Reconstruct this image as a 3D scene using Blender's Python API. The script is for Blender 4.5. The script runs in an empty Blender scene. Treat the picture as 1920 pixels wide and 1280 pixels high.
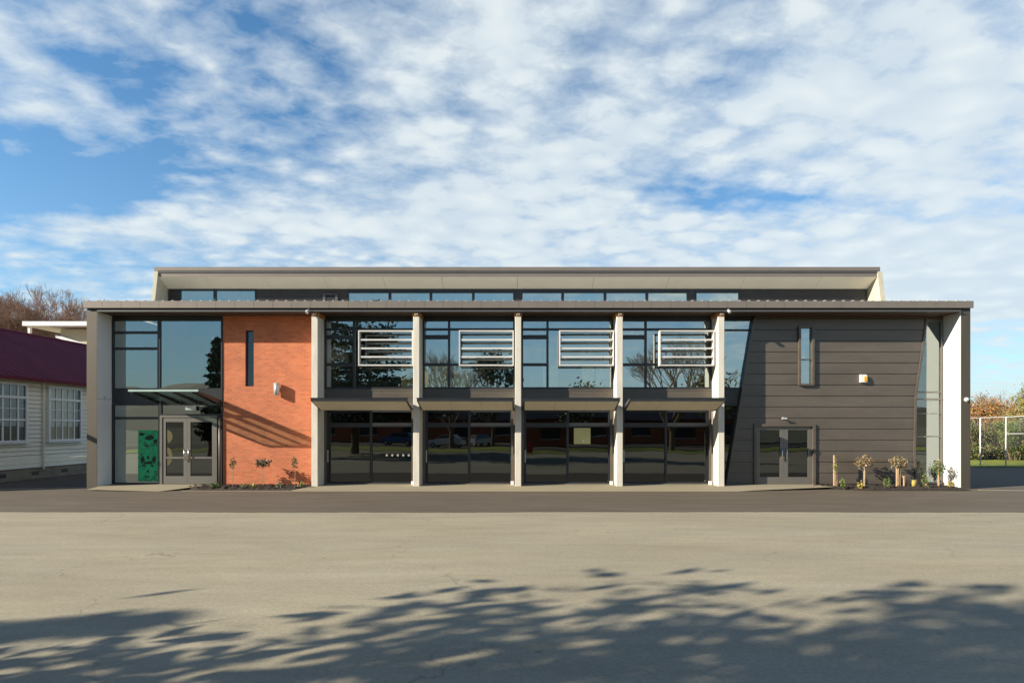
import bpy, math, random
from mathutils import Vector, Matrix
random.seed(11)
sc = bpy.context.scene
COL = sc.collection
R = math.radians

# ------------------------------------------------------------------ measuring
F, VX, VY, CY, EYE = 1100.0, 971.0, 800.0, -22.0, 2.32
def gx(px, y): return (px - VX) / F * (y - CY)
def gz(py, y): return EYE + (VY - py) / F * (y - CY)

# ------------------------------------------------------------------ materials
def nd(nt, t, **kw):
    n = nt.nodes.new(t)
    for k, v in kw.items(): setattr(n, k, v)
    return n
def mat(name, col, rough=.6, var=.12, scale=3.0, fine=0.0, fscale=60, metal=0.0, bump=0.0, bscale=80, stretch=(1,1,1), spec=.5, island=0.0):
    m = bpy.data.materials.new(name); m.use_nodes = True
    nt = m.node_tree; b = nt.nodes['Principled BSDF']
    b.inputs['Roughness'].default_value = rough; b.inputs['Metallic'].default_value = metal
    b.inputs['Specular IOR Level'].default_value = spec
    tc = nd(nt, 'ShaderNodeTexCoord'); mp = nd(nt, 'ShaderNodeMapping'); mp.inputs['Scale'].default_value = stretch
    nt.links.new(tc.outputs['Object'], mp.inputs['Vector'])
    nz = nd(nt, 'ShaderNodeTexNoise'); nz.inputs['Scale'].default_value = scale; nz.inputs['Detail'].default_value = 5
    nz.inputs['Roughness'].default_value = .6
    nt.links.new(mp.outputs[0], nz.inputs['Vector'])
    mr = nd(nt, 'ShaderNodeMapRange'); mr.inputs['From Min'].default_value = .3; mr.inputs['From Max'].default_value = .7
    mr.inputs['To Min'].default_value = 1 - var; mr.inputs['To Max'].default_value = 1 + var
    nt.links.new(nz.outputs[0], mr.inputs['Value'])
    val = mr.outputs[0]
    if fine:
        n2 = nd(nt, 'ShaderNodeTexNoise'); n2.inputs['Scale'].default_value = fscale; n2.inputs['Detail'].default_value = 3
        nt.links.new(mp.outputs[0], n2.inputs['Vector'])
        m2 = nd(nt, 'ShaderNodeMapRange'); m2.inputs['From Min'].default_value = .3; m2.inputs['From Max'].default_value = .7
        m2.inputs['To Min'].default_value = 1 - fine; m2.inputs['To Max'].default_value = 1 + fine
        nt.links.new(n2.outputs[0], m2.inputs['Value'])
        mm = nd(nt, 'ShaderNodeMath', operation='MULTIPLY'); nt.links.new(val, mm.inputs[0]); nt.links.new(m2.outputs[0], mm.inputs[1]); val = mm.outputs[0]
    if island:
        ge = nd(nt, 'ShaderNodeNewGeometry')
        m3 = nd(nt, 'ShaderNodeMapRange'); m3.inputs['To Min'].default_value = 1 - island; m3.inputs['To Max'].default_value = 1 + island
        nt.links.new(ge.outputs['Random Per Island'], m3.inputs['Value'])
        mm = nd(nt, 'ShaderNodeMath', operation='MULTIPLY'); nt.links.new(val, mm.inputs[0]); nt.links.new(m3.outputs[0], mm.inputs[1]); val = mm.outputs[0]
    vm = nd(nt, 'ShaderNodeVectorMath', operation='SCALE'); vm.inputs[0].default_value = col
    nt.links.new(val, vm.inputs['Scale']); nt.links.new(vm.outputs[0], b.inputs['Base Color'])
    if bump:
        n3 = nd(nt, 'ShaderNodeTexNoise'); n3.inputs['Scale'].default_value = bscale; n3.inputs['Detail'].default_value = 3
        nt.links.new(tc.outputs['Object'], n3.inputs['Vector'])
        bp = nd(nt, 'ShaderNodeBump'); bp.inputs['Strength'].default_value = bump; bp.inputs['Distance'].default_value = .02
        nt.links.new(n3.outputs[0], bp.inputs['Height']); nt.links.new(bp.outputs[0], b.inputs['Normal'])
    return m

def glass(name, tint=(.84, .87, .86), refl=(.88, 1.0, .99), base=.40):
    m = bpy.data.materials.new(name); m.use_nodes = True
    nt = m.node_tree; nt.nodes.clear()
    out = nd(nt, 'ShaderNodeOutputMaterial'); mx = nd(nt, 'ShaderNodeMixShader')
    tr = nd(nt, 'ShaderNodeBsdfTransparent'); tr.inputs[0].default_value = (*tint, 1)
    gl = nd(nt, 'ShaderNodeBsdfGlossy'); gl.inputs[0].default_value = (*refl, 1); gl.inputs['Roughness'].default_value = .0
    lw = nd(nt, 'ShaderNodeLayerWeight'); pw = nd(nt, 'ShaderNodeMath', operation='POWER'); pw.inputs[1].default_value = 4.5; nt.links.new(lw.outputs['Facing'], pw.inputs[0])
    ad = nd(nt, 'ShaderNodeMath', operation='ADD'); ad.use_clamp = True; ad.inputs[1].default_value = base + .04
    tc = nd(nt, 'ShaderNodeTexCoord'); nz = nd(nt, 'ShaderNodeTexNoise'); nz.inputs['Scale'].default_value = .9; nz.inputs['Detail'].default_value = 1
    bp = nd(nt, 'ShaderNodeBump'); bp.inputs['Strength'].default_value = .07; bp.inputs['Distance'].default_value = .03
    nt.links.new(tc.outputs['Object'], nz.inputs['Vector']); nt.links.new(nz.outputs[0], bp.inputs['Height'])
    nt.links.new(bp.outputs[0], gl.inputs['Normal'])
    nt.links.new(pw.outputs[0], ad.inputs[0]); nt.links.new(ad.outputs[0], mx.inputs[0])
    nt.links.new(tr.outputs[0], mx.inputs[1]); nt.links.new(gl.outputs[0], mx.inputs[2]); nt.links.new(mx.outputs[0], out.inputs[0])
    return m

def brick_mat(name):
    m = bpy.data.materials.new(name); m.use_nodes = True
    nt = m.node_tree; b = nt.nodes['Principled BSDF']; b.inputs['Roughness'].default_value = .85
    tc = nd(nt, 'ShaderNodeTexCoord'); sx = nd(nt, 'ShaderNodeSeparateXYZ'); cx = nd(nt, 'ShaderNodeCombineXYZ')
    nt.links.new(tc.outputs['Object'], sx.inputs[0])
    ad = nd(nt, 'ShaderNodeMath', operation='ADD'); nt.links.new(sx.outputs[0], ad.inputs[0]); nt.links.new(sx.outputs[1], ad.inputs[1])
    nt.links.new(ad.outputs[0], cx.inputs[0]); nt.links.new(sx.outputs[2], cx.inputs[1])
    br = nd(nt, 'ShaderNodeTexBrick'); br.inputs['Scale'].default_value = 1.0
    br.inputs['Brick Width'].default_value = .24; br.inputs['Row Height'].default_value = .086; br.inputs['Mortar Size'].default_value = .011
    br.inputs['Color1'].default_value = (.66, .172, .066, 1); br.inputs['Color2'].default_value = (.50, .118, .044, 1); br.inputs['Mortar'].default_value = (.42, .22, .13, 1)
    br.inputs['Bias'].default_value = -.15
    nt.links.new(cx.outputs[0], br.inputs['Vector'])
    nz = nd(nt, 'ShaderNodeTexNoise'); nz.inputs['Scale'].default_value = 1.3; nz.inputs['Detail'].default_value = 6
    nt.links.new(tc.outputs['Object'], nz.inputs['Vector'])
    mr = nd(nt, 'ShaderNodeMapRange'); mr.inputs['From Min'].default_value = .3; mr.inputs['From Max'].default_value = .7
    mr.inputs['To Min'].default_value = .86; mr.inputs['To Max'].default_value = 1.12
    nt.links.new(nz.outputs[0], mr.inputs['Value'])
    vm = nd(nt, 'ShaderNodeVectorMath', operation='SCALE'); nt.links.new(br.outputs['Color'], vm.inputs[0]); nt.links.new(mr.outputs[0], vm.inputs['Scale'])
    nt.links.new(vm.outputs[0], b.inputs['Base Color'])
    bp = nd(nt, 'ShaderNodeBump'); bp.inputs['Strength'].default_value = .6; bp.inputs['Distance'].default_value = .008; bp.invert = True
    nt.links.new(br.outputs['Fac'], bp.inputs['Height']); nt.links.new(bp.outputs[0], b.inputs['Normal'])
    return m

def ground_mat(name, col, streak=.10, patch=.10, fine=.22, crack=True, tintb=(1.0, .97, .9)):
    m = bpy.data.materials.new(name); m.use_nodes = True
    nt = m.node_tree; b = nt.nodes['Principled BSDF']; b.inputs['Roughness'].default_value = .9; b.inputs['Specular IOR Level'].default_value = .25
    tc = nd(nt, 'ShaderNodeTexCoord')
    def noise(scale, detail, sx, sy, lo, hi, rough=.6):
        mp = nd(nt, 'ShaderNodeMapping'); mp.inputs['Scale'].default_value = (sx, sy, 1); nt.links.new(tc.outputs['Object'], mp.inputs[0])
        n = nd(nt, 'ShaderNodeTexNoise'); n.inputs['Scale'].default_value = scale; n.inputs['Detail'].default_value = detail; n.inputs['Roughness'].default_value = rough
        nt.links.new(mp.outputs[0], n.inputs['Vector'])
        r = nd(nt, 'ShaderNodeMapRange'); r.inputs['From Min'].default_value = .3; r.inputs['From Max'].default_value = .7
        r.inputs['To Min'].default_value = lo; r.inputs['To Max'].default_value = hi; r.clamp = False
        nt.links.new(n.outputs[0], r.inputs[0]); return r.outputs[0], n
    def mul(a, c):
        k = nd(nt, 'ShaderNodeMath', operation='MULTIPLY'); nt.links.new(a, k.inputs[0]); nt.links.new(c, k.inputs[1]); return k.outputs[0]
    a, _ = noise(.35, 6, .5, 1.3, 1 - patch, 1 + patch)
    s, _ = noise(1.4, 7, .35, 1.6, 1 - streak, 1 + streak, .65)
    f, nf = noise(22, 4, 1, 1, 1 - fine, 1 + fine, .75)
    f2, _ = noise(140, 2, 1, 1, 1 - fine * .8, 1 + fine * .8, .6)
    v = mul(mul(a, s), mul(f, f2))
    if crack:
        vo = nd(nt, 'ShaderNodeTexVoronoi', feature='DISTANCE_TO_EDGE'); vo.inputs['Scale'].default_value = .16
        wn = nd(nt, 'ShaderNodeTexNoise'); wn.inputs['Scale'].default_value = .9; wn.inputs['Detail'].default_value = 5
        nt.links.new(tc.outputs['Object'], wn.inputs['Vector'])
        vs = nd(nt, 'ShaderNodeVectorMath', operation='SCALE'); vs.inputs['Scale'].default_value = 2.2; nt.links.new(wn.outputs['Color'], vs.inputs[0])
        va = nd(nt, 'ShaderNodeVectorMath', operation='ADD'); nt.links.new(tc.outputs['Object'], va.inputs[0]); nt.links.new(vs.outputs[0], va.inputs[1])
        nt.links.new(va.outputs[0], vo.inputs['Vector'])
        cr = nd(nt, 'ShaderNodeMapRange'); cr.inputs['From Max'].default_value = .0045; cr.inputs['To Min'].default_value = .66; cr.inputs['To Max'].default_value = 1
        nt.links.new(vo.outputs['Distance'], cr.inputs[0])
        k, _ = noise(.5, 3, 1, 1, -.6, 1.4)
        kc = nd(nt, 'ShaderNodeClamp'); nt.links.new(k, kc.inputs[0])
        mx = nd(nt, 'ShaderNodeMix'); mx.data_type = 'FLOAT'; mx.inputs[2].default_value = 1.0
        nt.links.new(kc.outputs[0], mx.inputs[0]); nt.links.new(cr.outputs[0], mx.inputs[3])
        v = mul(v, mx.outputs[0])
        # small dark spots: gum and oil
        sp = nd(nt, 'ShaderNodeTexVoronoi'); sp.inputs['Scale'].default_value = .9; nt.links.new(tc.outputs['Object'], sp.inputs['Vector'])
        sr = nd(nt, 'ShaderNodeMapRange'); sr.inputs['From Min'].default_value = .02; sr.inputs['From Max'].default_value = .05; sr.inputs['To Min'].default_value = .72; sr.inputs['To Max'].default_value = 1
        nt.links.new(sp.outputs['Distance'], sr.inputs[0]); v = mul(v, sr.outputs[0])
    t, _ = noise(.6, 4, .4, 1.2, 0, 1)
    mc = nd(nt, 'ShaderNodeMix'); mc.data_type = 'RGBA'
    mc.inputs[6].default_value = (*col, 1); mc.inputs[7].default_value = (col[0]*tintb[0], col[1]*tintb[1], col[2]*tintb[2], 1)
    nt.links.new(t, mc.inputs[0])
    vm = nd(nt, 'ShaderNodeVectorMath', operation='SCALE'); nt.links.new(mc.outputs[2], vm.inputs[0]); nt.links.new(v, vm.inputs['Scale'])
    nt.links.new(vm.outputs[0], b.inputs['Base Color'])
    bp = nd(nt, 'ShaderNodeBump'); bp.inputs['Strength'].default_value = .25; bp.inputs['Distance'].default_value = .006
    nt.links.new(nf.outputs[0], bp.inputs['Height']); nt.links.new(bp.outputs[0], b.inputs['Normal'])
    return m

M = dict(
    yard=ground_mat('yard_seal', (.316, .287, .214), fine=.15),
    asphalt=ground_mat('fresh_asphalt', (.120, .102, .080), streak=.16, patch=.10, fine=.16, crack=False),
    pad=ground_mat('concrete_pad', (.275, .245, .18), streak=.05, patch=.08, fine=.10, crack=False),
    earth=mat('earth', (.12, .11, .06), .95, .3, .05),
    grass=mat('grass', (.22, .245, .022), .9, .35, .8, fine=.4, fscale=25),
    mulch=mat('mulch', (.030, .022, .017), .95, .5, 30, bump=.8, bscale=60),
    concrete=mat('column_concrete', (.64, .60, .52), .8, .13, 2.2, fine=.08, fscale=30, bump=.15, bscale=25, stretch=(2.5, 2.5, .45)),
    finconc=mat('precast', (.50, .47, .37), .85, .10, 1.2, fine=.06),
    white=mat('white_panel', (.80, .80, .79), .5, .025, 1.2),
    louvre=mat('louvre_paint', (.60, .59, .57), .5, .05, 2),
    whitepaint=mat('white_paint', (.78, .77, .74), .45, .05, 2),
    dark=mat('dark_joinery', (.030, .033, .037), .38, .15, 2, metal=.2),
    grey=mat('door_aluminium', (.17, .16, .145), .42, .06, 2, metal=.35),
    clad=mat('brown_cladding', (.112, .095, .078), .36, .14, .9, fine=.06, fscale=9, metal=.1, spec=.48, bump=.06, bscale=2.2, stretch=(.5, 1, 2.5)),
    fascia=mat('grey_brown_fascia', (.21, .18, .155), .45, .06, 1.3, metal=.2),
    beam=mat('eave_steel', (.085, .083, .082), .45, .1, 2),
    soffit=mat('dark_soffit', (.070, .045, .030), .7, .2, 2, stretch=(1, 12, 1)),
    endclad=mat('end_wall_metal', (.090, .076, .058), .48, .09, .9, metal=.25, stretch=(3, 3, .5)),
    canopy=mat('canopy_soffit', (.84, .77, .63), .7, .05, 1.5),
    upsoffit=mat('upper_soffit', (.88, .83, .70), .75, .04, 1),
    capmat=mat('glulam', (.46, .19, .05), .55, .3, 3, stretch=(2, 2, 14)),
    bolt=mat('zinc', (.75, .66, .52), .35, .1, 5, metal=.7),
    corr=mat('dark_corrugate', (.045, .044, .048), .45, .1, 2, metal=.3),
    roof=mat('long_run_roof', (.46, .455, .43), .5, .08, 1, metal=.1),
    maroon=mat('maroon_roof', (.145, .030, .048), .8, .12, .8, fine=.06, fscale=8, spec=.12),
    weather=mat('weatherboard', (.82, .78, .64), .6, .06, 1.5, fine=.05, fscale=9, stretch=(1, .3, 1)),
    plinth=mat('plinth', (.22, .19, .14), .9, .25, 2),
    cream=mat('cream_wall', (.56, .50, .32), .7, .05, .6),
    curtain=mat('curtain', (.60, .56, .38), .8, .15, 3, stretch=(1, 6, .3)),
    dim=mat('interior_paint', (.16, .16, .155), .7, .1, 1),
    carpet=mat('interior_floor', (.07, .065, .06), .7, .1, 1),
    yellow=mat('yellow_panel', (.88, .80, .30), .6, .04, 2),
    black=mat('black', (.012, .012, .013), .5, .1, 3),
    steel=mat('stainless', (.66, .64, .60), .25, .05, 5, metal=.9),
    timberstake=mat('timber_stake', (.56, .36, .20), .8, .2, 6, stretch=(3, 3, .6)),
    twig=mat('young_stem', (.32, .24, .15), .8, .2, 6),
    bark=mat('bark', (.16, .115, .075), .9, .3, 3, bump=.5, bscale=20),
    baretwig=mat('bare_twigs', (.36, .235, .165), .9, .25, .15, island=.3),
    conifer=mat('conifer_leaf', (.030, .048, .018), .7, .2, .3, island=.4),
    leaf=mat('dark_leaf', (.055, .075, .030), .5, .2, 2, island=.45),
    leafr=mat('rusty_leaf', (.30, .175, .085), .5, .2, 4, island=.5),
    leafo=mat('olive_leaf', (.26, .21, .085), .5, .2, 4, island=.5),
    leafg=mat('green_leaf', (.10, .17, .03), .5, .2, 4, island=.45),
    leafy=mat('yellow_leaf', (.42, .33, .05), .5, .2, 4, island=.4),
    leafs=mat('grey_leaf', (.22, .22, .17), .6, .2, 4, island=.35),
    hedge=mat('hedge_leaf', (.12, .15, .035), .7, .35, .5, island=.55),
    hedgeb=mat('thicket_twig', (.20, .15, .085), .8, .35, .5, island=.5),
    autumn=mat('orange_leaf', (.34, .16, .065), .7, .25, .5, island=.4),
    autumny=mat('gold_leaf', (.24, .19, .05), .7, .3, .5, island=.45),
    green=mat('green_poster', (.015, .40, .13), .6, .2, 3),
    greend=mat('green_poster_ink', (.006, .03, .015), .7, .2, 3),
    gold=mat('mustard_decal', (.075, .06, .01), .6, .1, 4),
    paper=mat('pale_yellow_sheet', (.55, .52, .24), .7, .04, 3),
    potyellow=mat('faded_yellow_plastic', (.40, .30, .07), .6, .2, 6),
    meshgrey=mat('galvanised_mesh', (.16, .16, .155), .6, .1, 4),
    dotgrey=mat('frosted_dot', (.30, .30, .29), .6, .05, 4),
    orange=mat('amber_lens', (.75, .36, .04), .35, .1, 6),
    lampgrey=mat('grey_lamp', (.50, .51, .50), .4, .05, 4, metal=.3),
    hill=mat('dry_hill', (.10, .085, .05), .95, .25, .004),
    brickfar=mat('far_brick', (.34, .11, .05), .85, .15, 1),
    tyre=mat('rubber', (.02, .02, .02), .8, .1, 4),
    carwhite=mat('white_car_paint', (.72, .73, .74), .25, .02, 2),
    carblue=mat('blue_car_paint', (.03, .10, .28), .25, .05, 2),
    cargrey=mat('silver_car_paint', (.35, .36, .37), .25, .04, 2, metal=.4),
    red=mat('red_bin', (.30, .03, .025), .5, .1, 3),
    brick=brick_mat('red_brick'),
    glass=glass('window_glass'),
    clerglass=glass('clerestory_glass', (.85, .9, .9), (.88, .92, .82), .60),
    sideglass=glass('side_window_glass', (.40, .47, .44), (.72, .80, .76), .32),
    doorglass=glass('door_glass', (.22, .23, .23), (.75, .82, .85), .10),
    sashglass=glass('sash_glass', (.75, .76, .74), (.8, .9, .95), .05), canglass=None, glassedge=mat('glass_edge', (.38, .50, .46), .3, .08, 4),
)
def poster_mat():
    m = bpy.data.materials.new('poster_print'); m.use_nodes = True
    nt = m.node_tree; b = nt.nodes['Principled BSDF']; b.inputs['Roughness'].default_value = .45
    tc = nd(nt, 'ShaderNodeTexCoord'); mp = nd(nt, 'ShaderNodeMapping'); mp.inputs['Scale'].default_value = (1, 1, .7); nt.links.new(tc.outputs['Object'], mp.inputs[0])
    n = nd(nt, 'ShaderNodeTexNoise'); n.inputs['Scale'].default_value = 5.5; n.inputs['Detail'].default_value = 4; n.inputs['Distortion'].default_value = 1.6; nt.links.new(mp.outputs[0], n.inputs['Vector'])
    r = nd(nt, 'ShaderNodeMapRange'); r.inputs['From Min'].default_value = .50; r.inputs['From Max'].default_value = .56; nt.links.new(n.outputs[0], r.inputs[0])
    n2 = nd(nt, 'ShaderNodeTexNoise'); n2.inputs['Scale'].default_value = 22; n2.inputs['Detail'].default_value = 3; nt.links.new(tc.outputs['Object'], n2.inputs['Vector'])
    r2 = nd(nt, 'ShaderNodeMapRange'); r2.inputs['From Min'].default_value = .42; r2.inputs['From Max'].default_value = .60; r2.inputs['To Min'].default_value = .35; nt.links.new(n2.outputs[0], r2.inputs[0])
    k = nd(nt, 'ShaderNodeMath', operation='MULTIPLY'); nt.links.new(r.outputs[0], k.inputs[0]); nt.links.new(r2.outputs[0], k.inputs[1])
    mx = nd(nt, 'ShaderNodeMix'); mx.data_type = 'RGBA'; mx.inputs[6].default_value = (.014, .42, .16, 1); mx.inputs[7].default_value = (.006, .045, .022, 1)
    nt.links.new(k.outputs[0], mx.inputs[0]); nt.links.new(mx.outputs[2], b.inputs['Base Color']); return m
M['print'] = poster_mat()
def canopy_glass():
    m = bpy.data.materials.new('canopy_glass'); m.use_nodes = True
    nt = m.node_tree; b = nt.nodes['Principled BSDF']
    b.inputs['Base Color'].default_value = (.42, .55, .50, 1); b.inputs['Roughness'].default_value = .35
    tr = nd(nt, 'ShaderNodeBsdfTransparent'); tr.inputs[0].default_value = (.75, .86, .82, 1)
    mx = nd(nt, 'ShaderNodeMixShader'); mx.inputs[0].default_value = .16
    out = nt.nodes['Material Output']
    nt.links.new(tr.outputs[0], mx.inputs[1]); nt.links.new(b.outputs[0], mx.inputs[2]); nt.links.new(mx.outputs[0], out.inputs[0])
    return m
M['canglass'] = canopy_glass()

# ------------------------------------------------------------------ mesh collector
class MB:
    def __init__(s): s.v = []; s.f = []; s.m = []; s.s = []
    def face(s, pts, m=0, sm=False):
        i = len(s.v); s.v += [tuple(p) for p in pts]; s.f.append(tuple(range(i, i + len(pts)))); s.m.append(m); s.s.append(sm)
    def box(s, x0, x1, y0, y1, z0, z1, m=0):
        if x0 > x1: x0, x1 = x1, x0
        if y0 > y1: y0, y1 = y1, y0
        if z0 > z1: z0, z1 = z1, z0
        i = len(s.v)
        s.v += [(x0,y0,z0),(x1,y0,z0),(x1,y1,z0),(x0,y1,z0),(x0,y0,z1),(x1,y0,z1),(x1,y1,z1),(x0,y1,z1)]
        for q in ((0,3,2,1),(4,5,6,7),(0,1,5,4),(1,2,6,5),(2,3,7,6),(3,0,4,7)):
            s.f.append(tuple(i + k for k in q)); s.m.append(m); s.s.append(False)
    def prism(s, poly, axis, a, b, m=0):
        # poly: points in the two other axes; axis 'x': (y,z)  'y': (x,z)  'z': (x,y)
        def P(p, t): return {'x': (t, p[0], p[1]), 'y': (p[0], t, p[1]), 'z': (p[0], p[1], t)}[axis]
        n = len(poly); i = len(s.v)
        s.v += [P(p, a) for p in poly] + [P(p, b) for p in poly]
        s.f.append(tuple(range(i, i + n))[::-1]); s.f.append(tuple(range(i + n, i + 2 * n))); s.m += [m, m]; s.s += [False, False]
        for k in range(n):
            l = (k + 1) % n
            s.f.append((i + k, i + l, i + n + l, i + n + k)); s.m.append(m); s.s.append(False)
    def tube(s, p0, p1, r0, r1, n=6, m=0, cap=False):
        p0 = Vector(p0); p1 = Vector(p1); d = (p1 - p0)
        if d.length < 1e-6: return
        d.normalize(); u = d.orthogonal().normalized(); w = d.cross(u); i = len(s.v)
        for p, r in ((p0, r0), (p1, r1)):
            for k in range(n):
                a = 2 * math.pi * k / n; q = p + (u * math.cos(a) + w * math.sin(a)) * r; s.v.append(tuple(q))
        for k in range(n):
            l = (k + 1) % n; s.f.append((i + k, i + l, i + n + l, i + n + k)); s.m.append(m); s.s.append(True)
        if cap:
            s.f.append(tuple(range(i, i + n))[::-1]); s.f.append(tuple(range(i + n, i + 2 * n))); s.m += [m, m]; s.s += [False, False]
    def leaf(s, c, size, m=0, flat=0.0, asp=.55, rnd=random):
        n = Vector((rnd.gauss(0, 1), rnd.gauss(0, 1), rnd.gauss(0, 1) + flat * 3))
        if n.length < .01: n = Vector((0, 0, 1))
        n.normalize(); u = n.orthogonal().normalized(); w = n.cross(u)
        a = rnd.uniform(0, 6.28); u, w = u * math.cos(a) + w * math.sin(a), w * math.cos(a) - u * math.sin(a)
        c = Vector(c); L = size * rnd.uniform(.7, 1.3)
        s.face([c - u * L, c + w * L * asp, c + u * L, c - w * L * asp], m)
    def sphere(s, c, rx, ry, rz, nu=12, nv=8, m=0):
        i = len(s.v)
        for a in range(nv + 1):
            t = math.pi * a / nv
            for b in range(nu):
                p = 2 * math.pi * b / nu
                s.v.append((c[0] + rx * math.sin(t) * math.cos(p), c[1] + ry * math.sin(t) * math.sin(p), c[2] + rz * math.cos(t)))
        for a in range(nv):
            for b in range(nu):
                b2 = (b + 1) % nu
                s.f.append((i + a*nu + b, i + (a+1)*nu + b, i + (a+1)*nu + b2, i + a*nu + b2)); s.m.append(m); s.s.append(True)
    def build(s, name, mats, parent=None, origin=(0, 0, 0)):
        if not isinstance(mats, (list, tuple)): mats = [mats]
        me = bpy.data.meshes.new(name); ox, oy, oz = origin
        me.from_pydata([(x - ox, y - oy, z - oz) for x, y, z in s.v], [], s.f)
        for k in mats: me.materials.append(k)
        me.polygons.foreach_set('material_index', s.m); me.polygons.foreach_set('use_smooth', s.s); me.update()
        o = bpy.data.objects.new(name, me); COL.objects.link(o)
        if parent: o.parent = parent
        else: o.location = origin
        return o

def tag(o, label=None, cat=None, group=None, kind=None):
    for k, v in (('label', label), ('category', cat), ('group', group), ('kind', kind)):
        if v: o[k] = v
    return o
def thing(name, label, cat, loc=(0, 0, 0), group=None, rz=0):
    o = bpy.data.objects.new(name, None); COL.objects.link(o); o.location = loc; o.rotation_euler = (0, 0, rz); o.empty_display_size = .3
    return tag(o, label, cat, group)
def copy_tree(o, parent=None):
    c = o.copy(); COL.objects.link(c)
    if parent: c.parent = parent
    for ch in list(o.children): copy_tree(ch, c)
    return c

# ------------------------------------------------------------------ ground
def sheet(name, x0, x1, y0, y1, z, m, label):
    b = MB(); b.face([(x0, y0, z), (x1, y0, z), (x1, y1, z), (x0, y1, z)])
    return tag(b.build(name, m), label, name.replace('_', ' '), kind='structure')
sheet('ground', -4000, 4000, -4000, 4000, -.03, M['earth'], 'flat ground reaching to the horizon around the school')
sheet('yard', -70, 70, -31, -5.9, -.012, M['yard'], 'pale worn concrete coloured school yard in the foreground')
b = MB()
xs = [-80 + i * .25 for i in range(641)]
for i in range(640):
    e = lambda x: -5.95 + .05 * math.sin(x * .35) + .03 * math.sin(x * 1.1) + .018 * math.sin(x * 5.3) + .014 * math.sin(x * 11.7 + 1)
    b.face([(xs[i], e(xs[i]), -.006), (xs[i+1], e(xs[i+1]), -.006), (xs[i+1], 40, -.006), (xs[i], 40, -.006)])
tag(b.build('asphalt_road', M['asphalt']), 'darker band of newer asphalt running along the front of the school', 'road', kind='structure')
# grass on the right behind the fence
b = MB(); b.face([(20, 11.9, .02), (120, 10.8, .02), (120, 70, .02), (22, 70, .02)])
tag(b.build('lawn', M['grass']), 'bright green mown lawn behind the wire fence', 'lawn', kind='structure')
b = MB(); b.face([(-70, -40, .02), (70, -40, .02), (70, -31, .02), (-70, -31, .02)])
tag(b.build('grass_verge', M['grass']), 'green grass verge across the yard, mirrored in the lower glass doors', 'grass', kind='structure')
b = MB(); b.face([(-70, -52, -.01), (70, -52, -.01), (70, -40, -.01), (-70, -40, -.01)])
tag(b.build('street', M['asphalt']), 'asphalt street beyond the grass verge, mirrored in the glass', 'road', kind='structure')
# concrete pad in front of the doors
def pz(y): return .10 if y >= 0 else max(.004, .004 + .096 * (1 + y / .95))
b = MB()
def padq(pts): b.face([(x, y, pz(y)) for x, y in pts])
padq([(-15.7, 0), (-11.9, 0), (-11.9, .95), (-15.7, .95)])
padq([(-15.72, -.62), (-12.9, -.95), (-11.9, 0), (-15.7, 0)])
padq([(-7.75, 0), (11.5, 0), (11.5, .95), (-7.75, .95)])
padq([(-8.3, -.95), (7.9, -.95), (8.4, 0), (-7.75, 0)])
padq([(7.9, -.95), (8.6, -.75), (11.9, -.12), (11.5, 0), (8.4, 0)])
tag(b.build('pavement', M['pad']), 'pale concrete apron in front of the school doors and columns', 'pavement', kind='structure')
def bed(name, x0, x1, y0f, label):
    b = MB(); n = int((x1 - x0) / .09); k = 14
    g = [[None] * (k + 1) for _ in range(n + 1)]
    for i in range(n + 1):
        x = x0 + (x1 - x0) * i / n; ya = y0f(x)
        for j in range(k + 1):
            y = ya + (.78 - ya) * j / k
            edge = min(1, j / 2, i / 3, (n - i) / 3)
            g[i][j] = (x, y, .006 + edge * (.07 + random.uniform(-.03, .05)))
    for i in range(n):
        for j in range(k): b.face([g[i][j], g[i+1][j], g[i+1][j+1], g[i][j+1]])
    return tag(b.build(name, M['mulch']), label, 'garden bed', kind='structure')
bed('garden_bed', -12.6, -7.8, lambda x: -.62 - .04 * math.sin(x * 3) + max(0, (-11.7 - x)) * .75, 'dark bark mulch bed at the foot of the brick wall')
bed('garden_bed', 11.0, 16.55, lambda x: -.62 - .03 * math.sin(x * 4) + max(0, 13.0 - x) * .33, 'dark bark mulch bed in front of the brown metal cladding')
b = MB(); b.box(-12.2, -8.3, -.75, -.68, -.02, .012); tag(b.build('kerb', M['pad']), 'narrow concrete edging along the front of the brick wall garden bed', 'kerb', kind='structure')
b = MB(); b.prism([(-21.6, -.95), (-16.4, .35), (-16.4, .45), (-21.6, -.8)], 'z', -.02, .03); tag(b.build('kerb', M['pad']), 'pale concrete edging in the gap beside the old classroom', 'kerb', kind='structure')
b = MB(); b.prism([(17.0, -.45), (30, -2.0), (30, -1.85), (17.0, -.32)], 'z', -.02, .004); tag(b.build('kerb', M['pad']), 'thin pale edging strip on the asphalt right of the school', 'kerb', kind='structure')

# ------------------------------------------------------------------ the school hall
S = thing('school_hall', 'two storey school hall with concrete columns, brick panel, brown cladding and upper clerestory block', 'school')
G = .80                                    # glazing plane
def part(mb, name, mats, parent=None): return mb.build(name, mats, parent or S)

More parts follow.
